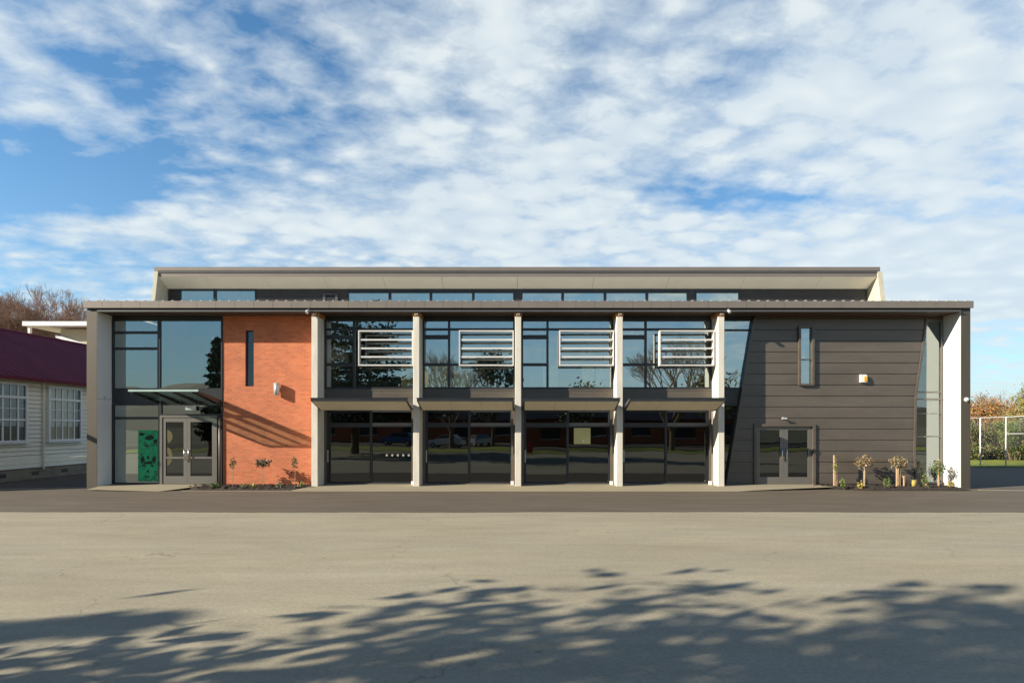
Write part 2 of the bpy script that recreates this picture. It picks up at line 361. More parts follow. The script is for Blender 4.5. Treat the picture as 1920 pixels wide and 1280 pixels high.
def window(name, x0, x1, z0, z1, y, cols, parent=None, fr=.075, mul=.075, d=.11, mframe='dark', mglass='glass', tilt=.0045, th=None):
    """cols: list of (width boundary x, [transom z | (z, thickness)])"""
    f = MB(); p = MB(); h = d / 2
    f.box(x0, x0 + fr, y - h, y + h, z0, z1); f.box(x1 - fr, x1, y - h, y + h, z0, z1)
    f.box(x0 + fr, x1 - fr, y - h, y + h, z0, z0 + fr); f.box(x0 + fr, x1 - fr, y - h, y + h, z1 - fr, z1)
    xa = x0 + fr
    for i, (xb, cuts) in enumerate(cols):
        last = i == len(cols) - 1
        xe = (x1 - fr) if last else xb - mul / 2
        zz = [z0 + fr]
        for c in sorted(cuts, key=lambda q: q[0] if isinstance(q, tuple) else q):
            z, t = c if isinstance(c, tuple) else (c, mul)
            f.box(xa, xe, y - h + .004, y + h - .004, z - t / 2, z + t / 2)
            zz.append(z)
        zz.append(z1 - fr)
        for a, bb in zip(zz[:-1], zz[1:]):
            tx = random.uniform(-tilt, tilt); tz = random.uniform(-tilt, tilt)
            mx, mz = (xa + xe) / 2, (a + bb) / 2
            p.face([(x, y + (x - mx) * tx + (z - mz) * tz, z) for x, z in ((xa - .01, a - .01), (xe + .01, a - .01), (xe + .01, bb + .01), (xa - .01, bb + .01))])
        if not last:
            f.box(xb - mul / 2, xb + mul / 2, y - h, y + h, z0 + fr, z1 - fr); xa = xb + mul / 2
    fo = part(f, name, M[mframe], parent); part(p, 'pane', M[mglass], fo)
    return fo

def wall_holes(mb, x0, x1, z0, z1, y0, y1, holes, m=0):
    xs = sorted({x0, x1, *[h[0] for h in holes], *[h[1] for h in holes]}); zs = sorted({z0, z1, *[h[2] for h in holes], *[h[3] for h in holes]})
    for xa, xb in zip(xs[:-1], xs[1:]):
        for za, zb in zip(zs[:-1], zs[1:]):
            cx, cz = (xa + xb) / 2, (za + zb) / 2
            if any(h[0] < cx < h[1] and h[2] < cz < h[3] for h in holes): continue
            mb.face([(xa, y0, za), (xb, y0, za), (xb, y0, zb), (xa, y0, zb)], m); mb.face([(xa, y1, za), (xa, y1, zb), (xb, y1, zb), (xb, y1, za)], m)
    for h in holes:
        a, c, e, g = h
        mb.face([(a, y0, e), (a, y1, e), (a, y1, g), (a, y0, g)], m); mb.face([(c, y0, e), (c, y0, g), (c, y1, g), (c, y1, e)], m)
        mb.face([(a, y0, e), (c, y0, e), (c, y1, e), (a, y1, e)], m); mb.face([(a, y0, g), (a, y1, g), (c, y1, g), (c, y0, g)], m)
    mb.face([(x0, y0, z0), (x0, y0, z1), (x0, y1, z1), (x0, y1, z0)], m); mb.face([(x1, y0, z0), (x1, y1, z0), (x1, y1, z1), (x1, y0, z1)], m)
    mb.face([(x0, y0, z1), (x1, y0, z1), (x1, y1, z1), (x0, y1, z1)], m)

ZT = 6.62
# brick wall with its slit window
bx0, bx1 = gx(418, G - .03), -7.60
hole = (gx(460.5, G), gx(476.5, G), gz(724, G), gz(619, G))
b = MB(); wall_holes(b, bx0, bx1, .02, ZT, G - .03, G + .20, [hole]); part(b, 'brick_wall', M['brick'])
window('slit_window', hole[0] + .003, hole[1] - .003, hole[2] + .003, hole[3] - .003, G + .09, [(0, [])], fr=.035, d=.10, tilt=.02, mglass='doorglass')

# left glazed bay
lx0 = -15.74
zs0, zs1 = gz(757, G), gz(730.5, G)
zh = gz(599, G)
window('entrance_window', lx0, bx0 - .01, zs1, zh, G, [(gx(299, G), [gz(623.5, G), gz(653.5, G)]), (0, [])], fr=.06, mul=.10, tilt=.003)
b = MB(); b.box(lx0, bx0 - .01, G - .04, G + .1, zh + .003, ZT); part(b, 'window_header', M['dark'])
b = MB(); b.box(lx0, bx0 - .01, G - .05, G + .05, zs0 + .003, zs1 - .003); part(b, 'spandrel_panel', M['dark'])
dz1 = gz(783, G)
xm = gx(301.5, G)
window('entrance_window', lx0, xm - .003, .10, zs0, G, [(0, [gz(783.5, G)])], fr=.06, mul=.10, tilt=.003)
window('door_toplight', xm + .003, bx0 - .013, dz1 + .10, zs0, G, [(0, [])], fr=.05, mul=.07, tilt=.003)
# double door
dl, dm, dr = gx(306, G), gx(352, G), gx(405, G)
b = MB(); b.box(xm + .003, dl - .004, G - .07, G + .06, .10, dz1 + .095); b.box(dr + .004, dr + .07, G - .07, G + .06, .10, dz1 + .095)
b.box(dl - .004, dr + .004, G - .07, G + .06, dz1 + .012, dz1 + .095); b.box(dr + .07, bx0 - .015, G - .03, G + .06, .10, dz1 + .095, 1)
part(b, 'door_frame', [M['grey'], M['black']])
def door_leaf(x0, x1, z0, z1, y, hx, midrail=None, st=.13, bot=.30, top=.16, hz=(0, 0)):
    f = MB(); f.box(x0, x0 + st, y - .03, y + .03, z0, z1); f.box(x1 - st, x1, y - .03, y + .03, z0, z1)
    f.box(x0 + st, x1 - st, y - .03, y + .03, z0, z0 + bot); f.box(x0 + st, x1 - st, y - .03, y + .03, z1 - top, z1)
    if midrail: f.box(x0 + st, x1 - st, y - .026, y + .026, midrail - .035, midrail + .035)
    o = part(f, 'door', M['grey'])
    g = MB(); g.face([(x0 + st - .01, y, z0 + bot - .01), (x1 - st + .01, y + .004, z0 + bot - .01), (x1 - st + .01, y + .002, z1 - top + .01), (x0 + st - .01, y, z1 - top + .01)])
    part(g, 'pane', M['doorglass'], o)
    h = MB(); za, zb = hz
    h.tube((hx, y - .09, za), (hx, y - .09, zb), .018, .018, 8, cap=True)
    for z in (za + .06, zb - .06): h.tube((hx, y - .03, z), (hx, y - .09, z), .012, .012, 6)
    part(h, 'handle', M['steel'], o)
hz = (gz(862.5, G), gz(840.5, G))
door_leaf(dl, dm - .003, .115, dz1, G - .02, dm - .085, gz(857.5, G), hz=hz)
door_leaf(dm + .003, dr, .115, dz1, G - .02, dm + .085, gz(857.5, G), hz=hz)
b = MB(); b.tube((bx0 - .10, G - .09, .12), (bx0 - .10, G - .09, gz(783, G)), .035, .035, 8, cap=True); b.tube((bx0 - .10, G - .09, .16), (bx0 - .22, G - .2, .11), .035, .035, 8, cap=True)
part(b, 'downpipe', M['fascia'])

# entrance canopy: glass on sloping beams
cy0, cy1 = -.88, G - .08
zf, zr = gz(734, cy0), gz(757, cy1) + .14
def czz(y): return zf + (zr - zf) * (y - cy0) / (cy1 - cy0)
cxl, cxr = gx(243, cy0), bx0 - .02
b = MB(); b.prism([(cy0 - .06, czz(cy0 - .06) + .015), (cy1, czz(cy1) + .015), (cy1, czz(cy1) + .035), (cy0 - .06, czz(cy0 - .06) + .035)], 'x', cxl, cxr)
b.box(cxl, cxr, cy0 - .085, cy0 - .062, czz(cy0) + .0, czz(cy0) + .07, 1)
can = part(b, 'entrance_canopy', [M['canglass'], M['glassedge']])
for px in (247, 287, 325, 361, 398):
    x = gx(px, cy0); x = min(x, cxr - .05)
    b = MB(); b.prism([(cy0, czz(cy0) - .05), (cy1, czz(cy1) - .15), (cy1, czz(cy1) + .01), (cy0, czz(cy0) + .01)], 'x', x - .03, x + .03)
    b.box(x - .02, x + .02, cy0 - .04, cy0 - .002, czz(cy0) + .0, czz(cy0) + .06, 1)
    part(b, 'canopy_beam', [M['dark'], M['steel']], can)
b = MB(); b.box(cxl + .1, cxr - .06, cy1 - .5, cy1 - .44, czz(cy1 - .47) - .10, czz(cy1 - .47) - .04); part(b, 'purlin', M['dark'], can)

# columns
CX = [-7.62, -3.81, 0.01, 3.82, 7.63]
ztop = gz(592.5, 0)
for i, c in enumerate(CX):
    b = MB(); w = .117
    b.prism([(c - w + .012, 0), (c + w - .012, 0), (c + w, .012), (c + w, .72), (c - w, .72), (c - w, .012)], 'z', .06, ztop)
    col = part(b, 'column', M['concrete'])
    b = MB(); b.box(c - .075, c + .075, -.02, G + .1, ztop - .0, 6.60, 0); b.box(c - .15, c - .09, .03, G + .1, ztop + .01, 6.60, 0); b.box(c + .09, c + .15, .03, G + .1, ztop + .01, 6.60, 0)
    for dx in (-.06, .06): b.tube((c + dx * .62, -.05, ztop + .065), (c + dx * .62, -.02, ztop + .065), .030, .030, 8, 1, True)
    b.box(c - .118, c + .118, -.012, .5, ztop - .012, ztop - .002, 2)
    part(b, 'capital', [M['capmat'], M['bolt'], M['black']], col)

# the four glazed bays
zu0, zu1 = gz(729, G), gz(599, G)
zl1 = gz(768.5, G)
for i in range(4):
    a, c = CX[i], CX[i + 1]
    x0, x1 = a + .125, c - .125
    mx = a + (1.26 if i == 0 else 1.14)
    lc = [gz(617.5, G), (gz(632, G), .16), (gz(683.5, G), .11)]
    window('upper_window', x0, x1, zu0, zu1, G, [(mx, lc), (0, [gz(617.5, G)] if i in (0, 2) else [gz(617.5, G), (gz(683.5, G), .09)])], fr=.07, mul=.085)
    b = MB(); b.box(x0, x1, G - .045, G + .1, zu1 + .003, ZT); part(b, 'window_header', M['dark'])
    b = MB(); b.box(x0, x1, G - .05, G + .05, zl1 + .003, zu0 - .003); b.box(x0, x1, G - .065, G - .05, zu0 - .06, zu0 - .01); part(b, 'spandrel_panel', M['clad'])
    lm = a + 1.92
    # lower sliding doors
    f = window('sliding_door', x0 + .10, x1 - .10, .10, zl1, G, [(lm, [(gz(796.5, G), .17)]), (0, [(gz(796.5, G), .17)])], fr=.085, mul=.09, mglass='doorglass', tilt=.0035)
    h = MB(); hx = x0 + .15; h.box(hx - .018, hx + .018, G - .13, G - .11, gz(866, G), gz(843, G)); h.box(hx - .012, hx + .012, G - .11, G - .05, gz(864, G), gz(862, G)); h.box(hx - .012, hx + .012, G - .11, G - .05, gz(847, G), gz(845, G))
    part(h, 'handle', M['lampgrey'], f)
    for xa, xb in ((x0, x0 + .097), (x1 - .097, x1)):
        b = MB(); b.box(xa, xb, G - .09, G + .09, .10, zl1); part(b, 'door_jamb', M['clad'])
    b = MB(); b.box(x0 + .10, x1 - .10, G - .12, G - .06, .09, .135); part(b, 'door_sill', M['grey'])
    # canopy over the doors
    k0, k1 = a + .185, c - .155
    yf, yr = -.95, .03
    ft, fb, rb = gz(746.4, yf), gz(751.5, yf), gz(768.3, yr)
    b = MB(); b.prism([(yf, fb), (yf, ft), (yr, rb + .22), (yr, rb)], 'x', k0, k1)
    b.box(k0 - .03, k1 + .03, yf - .02, yf + .08, ft + .002, ft + .02)
    cano = part(b, 'door_canopy', M['dark'])
    b = MB(); s_ = (rb - fb) / (yr - yf)
    n = 3
    for q in range(n):
        xa = k0 + .05 + (k1 - k0 - .1) * q / n + .004; xb = k0 + .05 + (k1 - k0 - .1) * (q + 1) / n - .004
        b.prism([(yf + .03, fb + s_ * .03 - .012), (yr - .01, rb - s_ * .01 - .012), (yr - .01, rb - s_ * .01 - .002), (yf + .03, fb + s_ * .03 - .002)], 'x', xa, xb)
    part(b, 'soffit', M['canopy'], cano)
    b = MB(); b.box(k0 + .02, k1 - .02, yr + .002, yr + .10, rb + .0, rb + .14)
    for xx in (k0 + .06, k1 - .06): b.box(xx - .03, xx + .03, yr + .10, G - .06, rb + .03, rb + .12)
    part(b, 'support_bracket', M['dark'], cano)
    # louvre screen
    l0, l1 = c - 2.25, c - .17
    ly0, ly1 = .26, .50
    b = MB(); zt_, zb_ = gz(620.5, .3), gz(684.5, .3)
    for q in range(5):
        z = zb_ + (zt_ - zb_) * q / 4
        if q in (0, 4): b.box(l0, l1, ly0, ly1, z - .024, z + .024)
        else: b.prism([(ly0 + .02, z - .040), (ly0 + .02, z + .022), (ly1 - .02, z + .03), (ly1 - .02, z + .012)], 'x', l0 + .05, l1 - .05)
    b.box(l0, l0 + .042, ly0 - .004, ly1 + .004, zb_ + .021, zt_ - .021); b.box(l1 - .042, l1, ly0 - .004, ly1 + .004, zb_ + .021, zt_ - .021)
    b.box(l0 + .3, l0 + .34, ly1, G - .055, zb_ + .3, zb_ + .34); b.box(l1 - .34, l1 - .3, ly1, G - .055, zb_ + .3, zb_ + .34)
    part(b, 'louvre_screen', M['louvre'])
    # downpipe in the corner behind each right-hand column
    b = MB(); b.box(c - .27, c - .19, .52, .60, .24, zl1); dp = part(b, 'downpipe', M['clad'])
    b = MB(); b.box(c - .285, c - .175, .505, .615, .10, .24); part(b, 'pipe_shoe', M['whitepaint'], dp)

# glass strip right of the last column
window('corner_window', CX[4] + .12, 10.3, gz(729, G + .1), gz(599, G + .1), G + .1, [(0, [gz(619, G + .1)])], fr=.06, mul=.07, tilt=.002)
b = MB(); b.box(CX[4] + .12, 10.3, G + .05, G + .15, gz(757, G + .1), gz(729.5, G + .1)); part(b, 'spandrel_panel', M['dark'])
window('corner_window', CX[4] + .12, 9.3, .10, gz(757.5, G + .1), G + .1, [(0, [])], fr=.06, mglass='doorglass', tilt=.002)
b = MB(); b.box(CX[4] + .12, 10.3, G + .05, G + .2, gz(598.5, G + .1), ZT); part(b, 'window_header', M['dark'])

# brown metal cladding: horizontal trays with slanting ends
CYY = G - .05
zc0, zc1 = .06, gz(597, CYY)
LA, LB = (gx(1415, CYY), gz(597, CYY)), (gx(1363.5, CYY), gz(906, CYY))
RP = [(gx(1736.5, CYY), gz(597, CYY)), (gx(1716, CYY), gz(742, CYY)), (gx(1713.5, CYY), gz(845, CYY)), (gx(1717, CYY), gz(908, CYY))]
def lxx(z): return LB[0] + (LA[0] - LB[0]) * (z - LB[1]) / (LA[1] - LB[1])
def rxx(z):
    for p, q in zip(RP[:-1], RP[1:]):
        if z >= q[1]: return q[0] + (p[0] - q[0]) * (z - q[1]) / (p[1] - q[1])
    return RP[-1][0]
dhole = (gx(1414.5, CYY), gx(1526.5, CYY), .0, gz(796, CYY))
shole = (gx(1497, CYY), gx(1524, CYY), gz(722, CYY), gz(612, CYY))
holes = [dhole, shole]
b = MB(); step = .4262; ztopline = gz(619, CYY)
prof = [(0, .026), (.025, .030), (.0255, -.004), (.12, -.003), (.25, -.001), (step - .001, .003), (step, .026)]
zz = ztopline - step * 16
while zz < zc1:
    pts = [(zz + h, CYY + y) for h, y in prof]
    extra = []
    for hh in holes:
        for zc in (hh[2], hh[3]):
            if zz < zc < zz + step:
                for (za, ya), (zb, yb) in zip(pts[:-1], pts[1:]):
                    if za < zc < zb: extra.append((zc, ya + (yb - ya) * (zc - za) / (zb - za)))
    pts = sorted(pts + extra)
    for (za, ya), (zb, yb) in zip(pts[:-1], pts[1:]):
        if zb <= zc0 or za >= zc1: continue
        za2, zb2 = max(za, zc0), min(zb, zc1); zm = (za2 + zb2) / 2
        cuts = [(hh[0], hh[1]) for hh in holes if hh[2] < zm < hh[3]]
        segs = []; st = None
        lo = lambda z: lxx(z); bounds = [('L',)] 
        cuts.sort(); prev = None
        edges = [lxx] + sum([[(lambda z, q=c0: q), (lambda z, q=c1: q)] for c0, c1 in cuts], []) + [rxx]
        for e0, e1 in zip(edges[0::2], edges[1::2]):
            # long trays are slightly oil-canned
            n = max(1, int((e1(zm) - e0(zm)) / 40))
            for q in range(n):
                t0, t1 = q / n, (q + 1) / n
                def P(t, z, y):
                    x = e0(z) + (e1(z) - e0(z)) * t
                    return (x, y, z)
                b.face([P(t0, za2, ya), P(t1, za2, ya), P(t1, zb2, yb), P(t0, zb2, yb)], 0, False)
    zz += step
cl = part(b, 'cladding_wall', M['clad'])
b = MB()
def strip(p, q, w0, w1, y0, y1):
    b.prism([(p[0] + w0, p[1]), (p[0] + w1, p[1]), (q[0] + w1, q[1]), (q[0] + w0, q[1])], 'y', y0, y1)
strip((LB[0], .06), (lxx(zc1), zc1), -.05, .03, CYY - .035, CYY + .14)
part(b, 'cladding_trim', M['clad']); b = MB()
for p, q in zip(RP[:-1], RP[1:]): strip((q[0], max(q[1], .06)), p, -.02, .055, CYY - .035, CYY + .12)
part(b, 'cladding_trim', M['clad'])
b = MB(); b.box(lxx(zc1), rxx(zc1) + .05, CYY - .02, CYY + .1, zc1, ZT); part(b, 'cladding_header', M['soffit'])
# slit window with deep frame in the cladding
b = MB(); a, c, e, g = shole
for q in ((a - .02, a + .06, e, g), (c - .06, c + .02, e, g), (a + .06, c - .06, e - .02, e + .06), (a + .06, c - .06, g - .06, g + .02)): b.box(q[0], q[1], CYY - .10, CYY + .10, q[2], q[3])
b.box(a + .06, c - .06, CYY - .03, CYY + .06, gz(674, CYY) - .02, gz(674, CYY) + .02)
f = part(b, 'slit_window', M['clad'])
g_ = MB(); g_.face([(a + .05, CYY + .03, e + .05), (c - .05, CYY + .031, e + .05), (c - .05, CYY + .028, g - .05), (a + .05, CYY + .03, g - .05)]); part(g_, 'pane', M['glass'], f)
# double door in the cladding
a, c, e, g = dhole
b = MB(); b.box(a - .03, a + .07, CYY - .07, CYY + .12, .08, g + .03); b.box(c - .07, c + .03, CYY - .07, CYY + .12, .08, g + .03); b.box(a + .07, c - .07, CYY - .07, CYY + .12, g - .06, g + .03)
part(b, 'door_frame', M['clad'])
dmx = gx(1469.5, G)
hz2 = (gz(862, G), gz(840, G))
door_leaf(a + .075, dmx - .003, .115, g - .065, CYY + .06, dmx - .09, None, .15, .26, .13, hz2)
door_leaf(dmx + .003, c - .075, .115, g - .065, CYY + .06, dmx + .09, None, .15, .26, .13, hz2)

# glass slot beside the right end wall
gy = G + .12
window('corner_window', 14.9, 16.56, .10, gz(599, gy), gy, [(0, [(gz(735, gy), .06), (gz(748, gy), .06), (gz(775, gy), .03), (gz(818, gy), .05)])], fr=.07, mglass='sideglass', mframe='grey', tilt=.001)
b = MB(); b.box(14.9, 16.56, gy - .05, gy + .1, gz(598.6, gy), ZT); part(b, 'window_header', M['soffit'])

# end walls
for xo, xi, sg in ((-16.17, -15.76, 1), (16.97, 16.60, -1)):
    b = MB(); b.box(xo, xi - .025 * sg, 0, 6.45, -.02, 6.77); e_ = part(b, 'end_wall', M['endclad'])
    b = MB()
    for z0, z1 in ((.03, gz(748, .4) - .006), (gz(748, .4) + .006, 6.62)):
        b.box(xi - .022 * sg, xi, .012, 1.0, z0, z1)
    part(b, 'white_lining', M['white'], e_)

# eave: fascia trays, gutter shadow gap, steel beam, soffit
b = MB(); x = -16.23; w_ = .7075; yE = -.10
zf0, zf1 = gz(577, yE), gz(564, yE)
while x < 17.02 - .05:
    xe = min(x + w_, 17.02); b.box(x + .004, xe - .004, yE, yE + .05, zf0, zf1); x += w_
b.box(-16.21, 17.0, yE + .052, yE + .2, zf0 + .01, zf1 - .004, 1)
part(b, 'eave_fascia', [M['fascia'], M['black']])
b = MB(); b.box(-16.15, 16.95, yE + .09, .045, gz(581, yE + .09), zf0 + .008, 1)
b.box(-15.755, 16.595, -.04, .02, 6.635, gz(580.6, -.04), 0); b.box(-15.755, 16.595, -.10, .02, 6.617, 6.633, 0)
part(b, 'eave_beam', [M['beam'], M['black']])
b = MB(); b.box(-15.755, 16.595, .022, 1.2, ZT + .003, ZT + .05); part(b, 'eave_soffit', M['soffit'])
b = MB()
zr0, zr1 = gz(563.6, yE), 7.42
b.face([(-16.22, yE + .02, zr0 - .01), (17.0, yE + .02, zr0 - .01), (17.0, 4.75, zr1), (-16.22, 4.75, zr1)])
x = -16.1
while x < 17.0:
    b.prism([(x - .045, 0), (x - .02, .035), (x + .02, .035), (x + .045, 0)], 'y', 0, 1)
    k = len(b.v) - 8
    for q in range(8):
        vx, vy, vz = b.v[k + q]; t = vy; b.v[k + q] = (vx, yE + .02 + t * 4.8, zr0 - .012 + vz + t * (zr1 - zr0))
    x += .3537
part(b, 'lower_roof', M['roof'])

# upper block with the clerestory
UY, UR = 4.0, 4.7
ux0, ux1 = gx(290.5, UY), gx(1649, UY)
b = MB(); b.box(ux0, ux1, UY - .05, UY + .06, gz(508, UY), gz(501, UY)); b.box(ux0, ux1, UY - .03, UY + .06, gz(511.5, UY), gz(508, UY) - .002, 1)
b.box(ux0 + .12, ux1 - .12, UY, UY + .06, gz(519, UY), gz(511.5, UY) - .002)
part(b, 'upper_fascia', [M['fascia'], M['beam']])
b = MB(); b.prism([(UY + .065, gz(507, UY)), (6.55, 8.02), (6.55, 7.84), (UY + .065, gz(512, UY))], 'x', ux0, ux1); part(b, 'upper_roof', M['roof'])
zsf, zsr = gz(519, UY), gz(541.5, UR)
b = MB(); seams = [gx(p, UY) for p in (297, 384.6, 495, 607.5, 717.7, 828, 970, 1114, 1256, 1398, 1542, 1644)]
for p, q in zip(seams[:-1], seams[1:]):
    b.prism([(UY + .004, zsf), (UR, zsr), (UR, zsr + .03), (UY + .004, zsf + .03)], 'x', p + .006, q - .006)
part(b, 'upper_soffit', M['upsoffit'])
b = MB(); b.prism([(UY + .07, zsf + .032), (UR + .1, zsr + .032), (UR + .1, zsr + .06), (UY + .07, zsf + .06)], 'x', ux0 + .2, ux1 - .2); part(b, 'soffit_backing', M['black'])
zw1, zw0 = gz(542, UR), 7.25
hd = gz(548.5, UR)
# clerestory windows in four groups
groups = [(336, [403, 481], 545), (651, [731, 808, 887.5, 965], 549), (977, [1055, 1134.5, 1213, 1291], 549), (1303, [1388], 549)]
bands = []
for s0, ends, top in groups:
    xs_ = [gx(s0, UR)] + [gx(e, UR) for e in ends]
    window('clerestory_window', xs_[0], xs_[-1], zw0, zw1 - .004, UR + .03, [(e, [(gz(top - 1.5, UR), .08)] if top > 546 else []) for e in xs_[1:]], fr=.07, mul=.12, mglass='clerglass', tilt=.002)
    bands.append((xs_[0], xs_[-1]))
edges = [gx(316.5, UR)] + [q for p in bands for q in p] + [gx(1623, UR)]
for x0, x1 in zip(edges[0::2], edges[1::2]):
    b = MB()
    if x1 - x0 > .45:
        n = int((zw1 - zw0) / .085)
        for q in range(n):
            z = zw0 + (zw1 - zw0) * q / n; z2 = zw0 + (zw1 - zw0) * (q + 1) / n
            b.prism([(UR + .06, z), (UR + .0, z), (UR - .018, (z + z2) / 2), (UR, z2), (UR + .06, z2)], 'x', x0 + .003, x1 - .003)
    else: b.box(x0 + .003, x1 - .003, UR - .01, UR + .1, zw0, zw1)
    part(b, 'clerestory_wall', M['corr'])
b = MB(); vx0, vx1 = gx(606, UR), gx(634, UR)
b.box(vx0, vx1, UR - .07, UR - .02, gz(553, UR), gz(550.5, UR)); b.box(vx0, vx0 + .12, UR - .07, UR - .02, zw0 + .1, gz(553, UR)); b.box(vx1 - .12, vx1, UR - .07, UR - .02, zw0 + .1, gz(553, UR))
b.box(vx0 + .12, vx1 - .12, UR - .05, UR - .02, zw0 + .1, gz(553, UR), 1)
part(b, 'wall_vent', [M['beam'], M['black']])
# raking precast ends
for sg, xo, xi in ((-1, ux0 - .0, ux0 + .16), (1, gx(1653.5, UY), gx(1644.5, UY))):
    yt, yb = UY - .03, UY - .32
    lean = -.02 if sg < 0 else .02
    z0, z1 = 6.9, gz(506 if sg < 0 else 509, UY)
    b = MB(); pts = []
    for z, y in ((z0, yb), (z1, yt)):
        ex = lean * 3 * (1 if z == z0 else 0)
        pts += [(xo + ex, y, z), (xi + ex, y, z), (xi + ex, 6.45, min(z, 7.98)), (xo + ex, 6.45, min(z, 7.98))]
    for q in ((0, 1, 2, 3), (4, 5, 6, 7), (0, 1, 5, 4), (1, 2, 6, 5), (2, 3, 7, 6), (3, 0, 4, 7)): b.face([pts[k] for k in q])
    part(b, 'upper_end_wall', M['finconc'])
    xs_ = xi + lean * 3
    b = MB(); b.box(xo + lean, xi + lean, 4.2, 6.42, 0, 6.9); part(b, 'side_wall', M['endclad'])

# interior
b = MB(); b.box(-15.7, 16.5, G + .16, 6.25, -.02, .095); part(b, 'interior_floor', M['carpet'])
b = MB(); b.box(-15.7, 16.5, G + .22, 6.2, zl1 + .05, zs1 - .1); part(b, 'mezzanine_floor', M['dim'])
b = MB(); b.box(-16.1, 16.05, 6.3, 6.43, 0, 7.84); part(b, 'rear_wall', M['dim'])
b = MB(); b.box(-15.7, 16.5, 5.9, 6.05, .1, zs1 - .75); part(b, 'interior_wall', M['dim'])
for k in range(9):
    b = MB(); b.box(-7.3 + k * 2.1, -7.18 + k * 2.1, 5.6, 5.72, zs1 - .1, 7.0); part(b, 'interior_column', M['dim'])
# yellow balustrade panels with a row of square holes
def panel(x0, x1, z0, z1, y, dots, m='yellow'):
    b = MB(); hs = []
    zc = z0 + (z1 - z0) * .80; n = max(1, round((x1 - x0) / .20))
    if dots:
        for k in range(n):
            xx = x0 + (x1 - x0) * (k + .5) / n; hs.append((xx - .035, xx + .035, zc - .035, zc + .035))
    wall_holes(b, x0, x1, z0, z1, y, y + .05, hs); b.face([(x0, y + .08, z0), (x1, y + .08, z0), (x1, y + .08, z1), (x0, y + .08, z1)], 1)
    part(b, 'balustrade_panel', [M[m], M['black']])
for pa, pb, dt, m_ in ((752, 803, 1, 'yellow'), (806, 838, 1, 'yellow'), (851, 881, 1, 'yellow'), (1018, 1028, 0, 'white'), (1031, 1047, 0, 'yellow'), (1091, 1114, 1, 'yellow'), (1118, 1148, 1, 'white')):
    panel(gx(pa, 1.5), gx(pb, 1.5), gz(727, 1.5), gz(685, 1.5), 1.5, dt, m_)

# ------------------------------------------------------------------ things on and behind the facade
def single(mb, name, mats, origin, label, cat, group=None): return tag(mb.build(name, mats, None, origin), label, cat, group)
def local(mb, name, mats, origin, label, cat, group=None):       # same, for shapes drawn round their own base
    o = mb.build(name, mats); o.location = origin; return tag(o, label, cat, group)
yb = G - .03
L = thing('wall_light', 'grey cylinder up and down light on the sunlit brick wall', 'wall light', (gx(518.5, .6), .62, gz(729, .6)))
b = MB(); b.tube((0, 0, -.23), (0, 0, .23), .105, .105, 16, cap=True); o = b.build('lamp_body', M['lampgrey'], L)
b = MB(); b.box(-.05, .05, .09, .155, -.07, .07); b.build('wall_bracket', M['lampgrey'], L)
A = thing('alarm_box', 'white alarm siren box with amber front on the brown cladding', 'alarm', (gx(1617, CYY), CYY - .012, gz(709.5, CYY)))
b = MB(); b.prism([(-.12, -.15), (.12, -.15), (.12, .11), (.08, .15), (-.12, .15)], 'y', -.10, 0); b.build('box_body', M['whitepaint'], A)
b = MB(); b.box(.0, .115, -.125, -.102, -.11, .07); b.build('amber_lens', M['orange'], A)
Sx = thing('security_light', 'small dark sensor light above the double doors in the brown cladding', 'sensor light', (gx(1467, CYY), CYY - .01, gz(783, CYY)))
b = MB(); b.box(-.05, .05, -.03, 0, -.05, .05); b.build('mount', M['grey'], Sx)
b = MB(); b.tube((0, -.03, 0), (0, -.14, -.02), .03, .035, 8, cap=True); b.box(-.09, .09, -.20, -.13, -.06, .01); b.build('lamp_head', M['lampgrey'], Sx)
Cm = thing('security_camera', 'white dome camera on the brown right end wall', 'camera', (gx(1811.5, 0), -.0, gz(749, 0)))
b = MB(); b.tube((0, 0, 0), (0, -.05, 0), .085, .085, 14, cap=True); b.build('camera_base', M['whitepaint'], Cm)
b = MB(); b.sphere((.0, -.06, 0), .07, .07, .07, 12, 8); b.build('dome', M['lampgrey'], Cm)
for px, dx, lb in ((579, -.05, 'small grey floodlight under the eave beside the brick wall'), (1365, .06, 'small grey floodlight under the eave beside the slanting cladding edge')):
    W = thing('floodlight', lb, 'floodlight', (gx(px, -.1), -.10, gz(583, -.1)))
    b = MB(); b.tube((0, .0, .08), (0, 0, .02), .018, .018, 8, cap=True); b.build('stem', M['grey'], W)
    b = MB(); b.tube((0, 0, .03), (dx, -.09, -.07), .05, .065, 10, cap=True); b.build('lamp_head', M['lampgrey'], W)
b = MB(); b.box(-.19, .19, -.04, .04, -.085, .085); b.box(-.17, .17, -.045, -.04, -.06, -.045)
local(b, 'light_fitting', M['whitepaint'], (gx(356, G - .2), G - .14, gz(765, G - .2)), 'white box light hanging under the glass entrance canopy', 'light fitting')
b = MB(); b.tube((0, 0, 0), (0, -.05, 0), .04, .03, 8, cap=True); b.tube((0, -.03, 0), (0, -.05, -.06), .015, .015, 6)
local(b, 'hose_tap', M['steel'], (-15.755, .35, gz(745, .35)), 'small metal fitting on the white lining of the left end wall', 'tap')
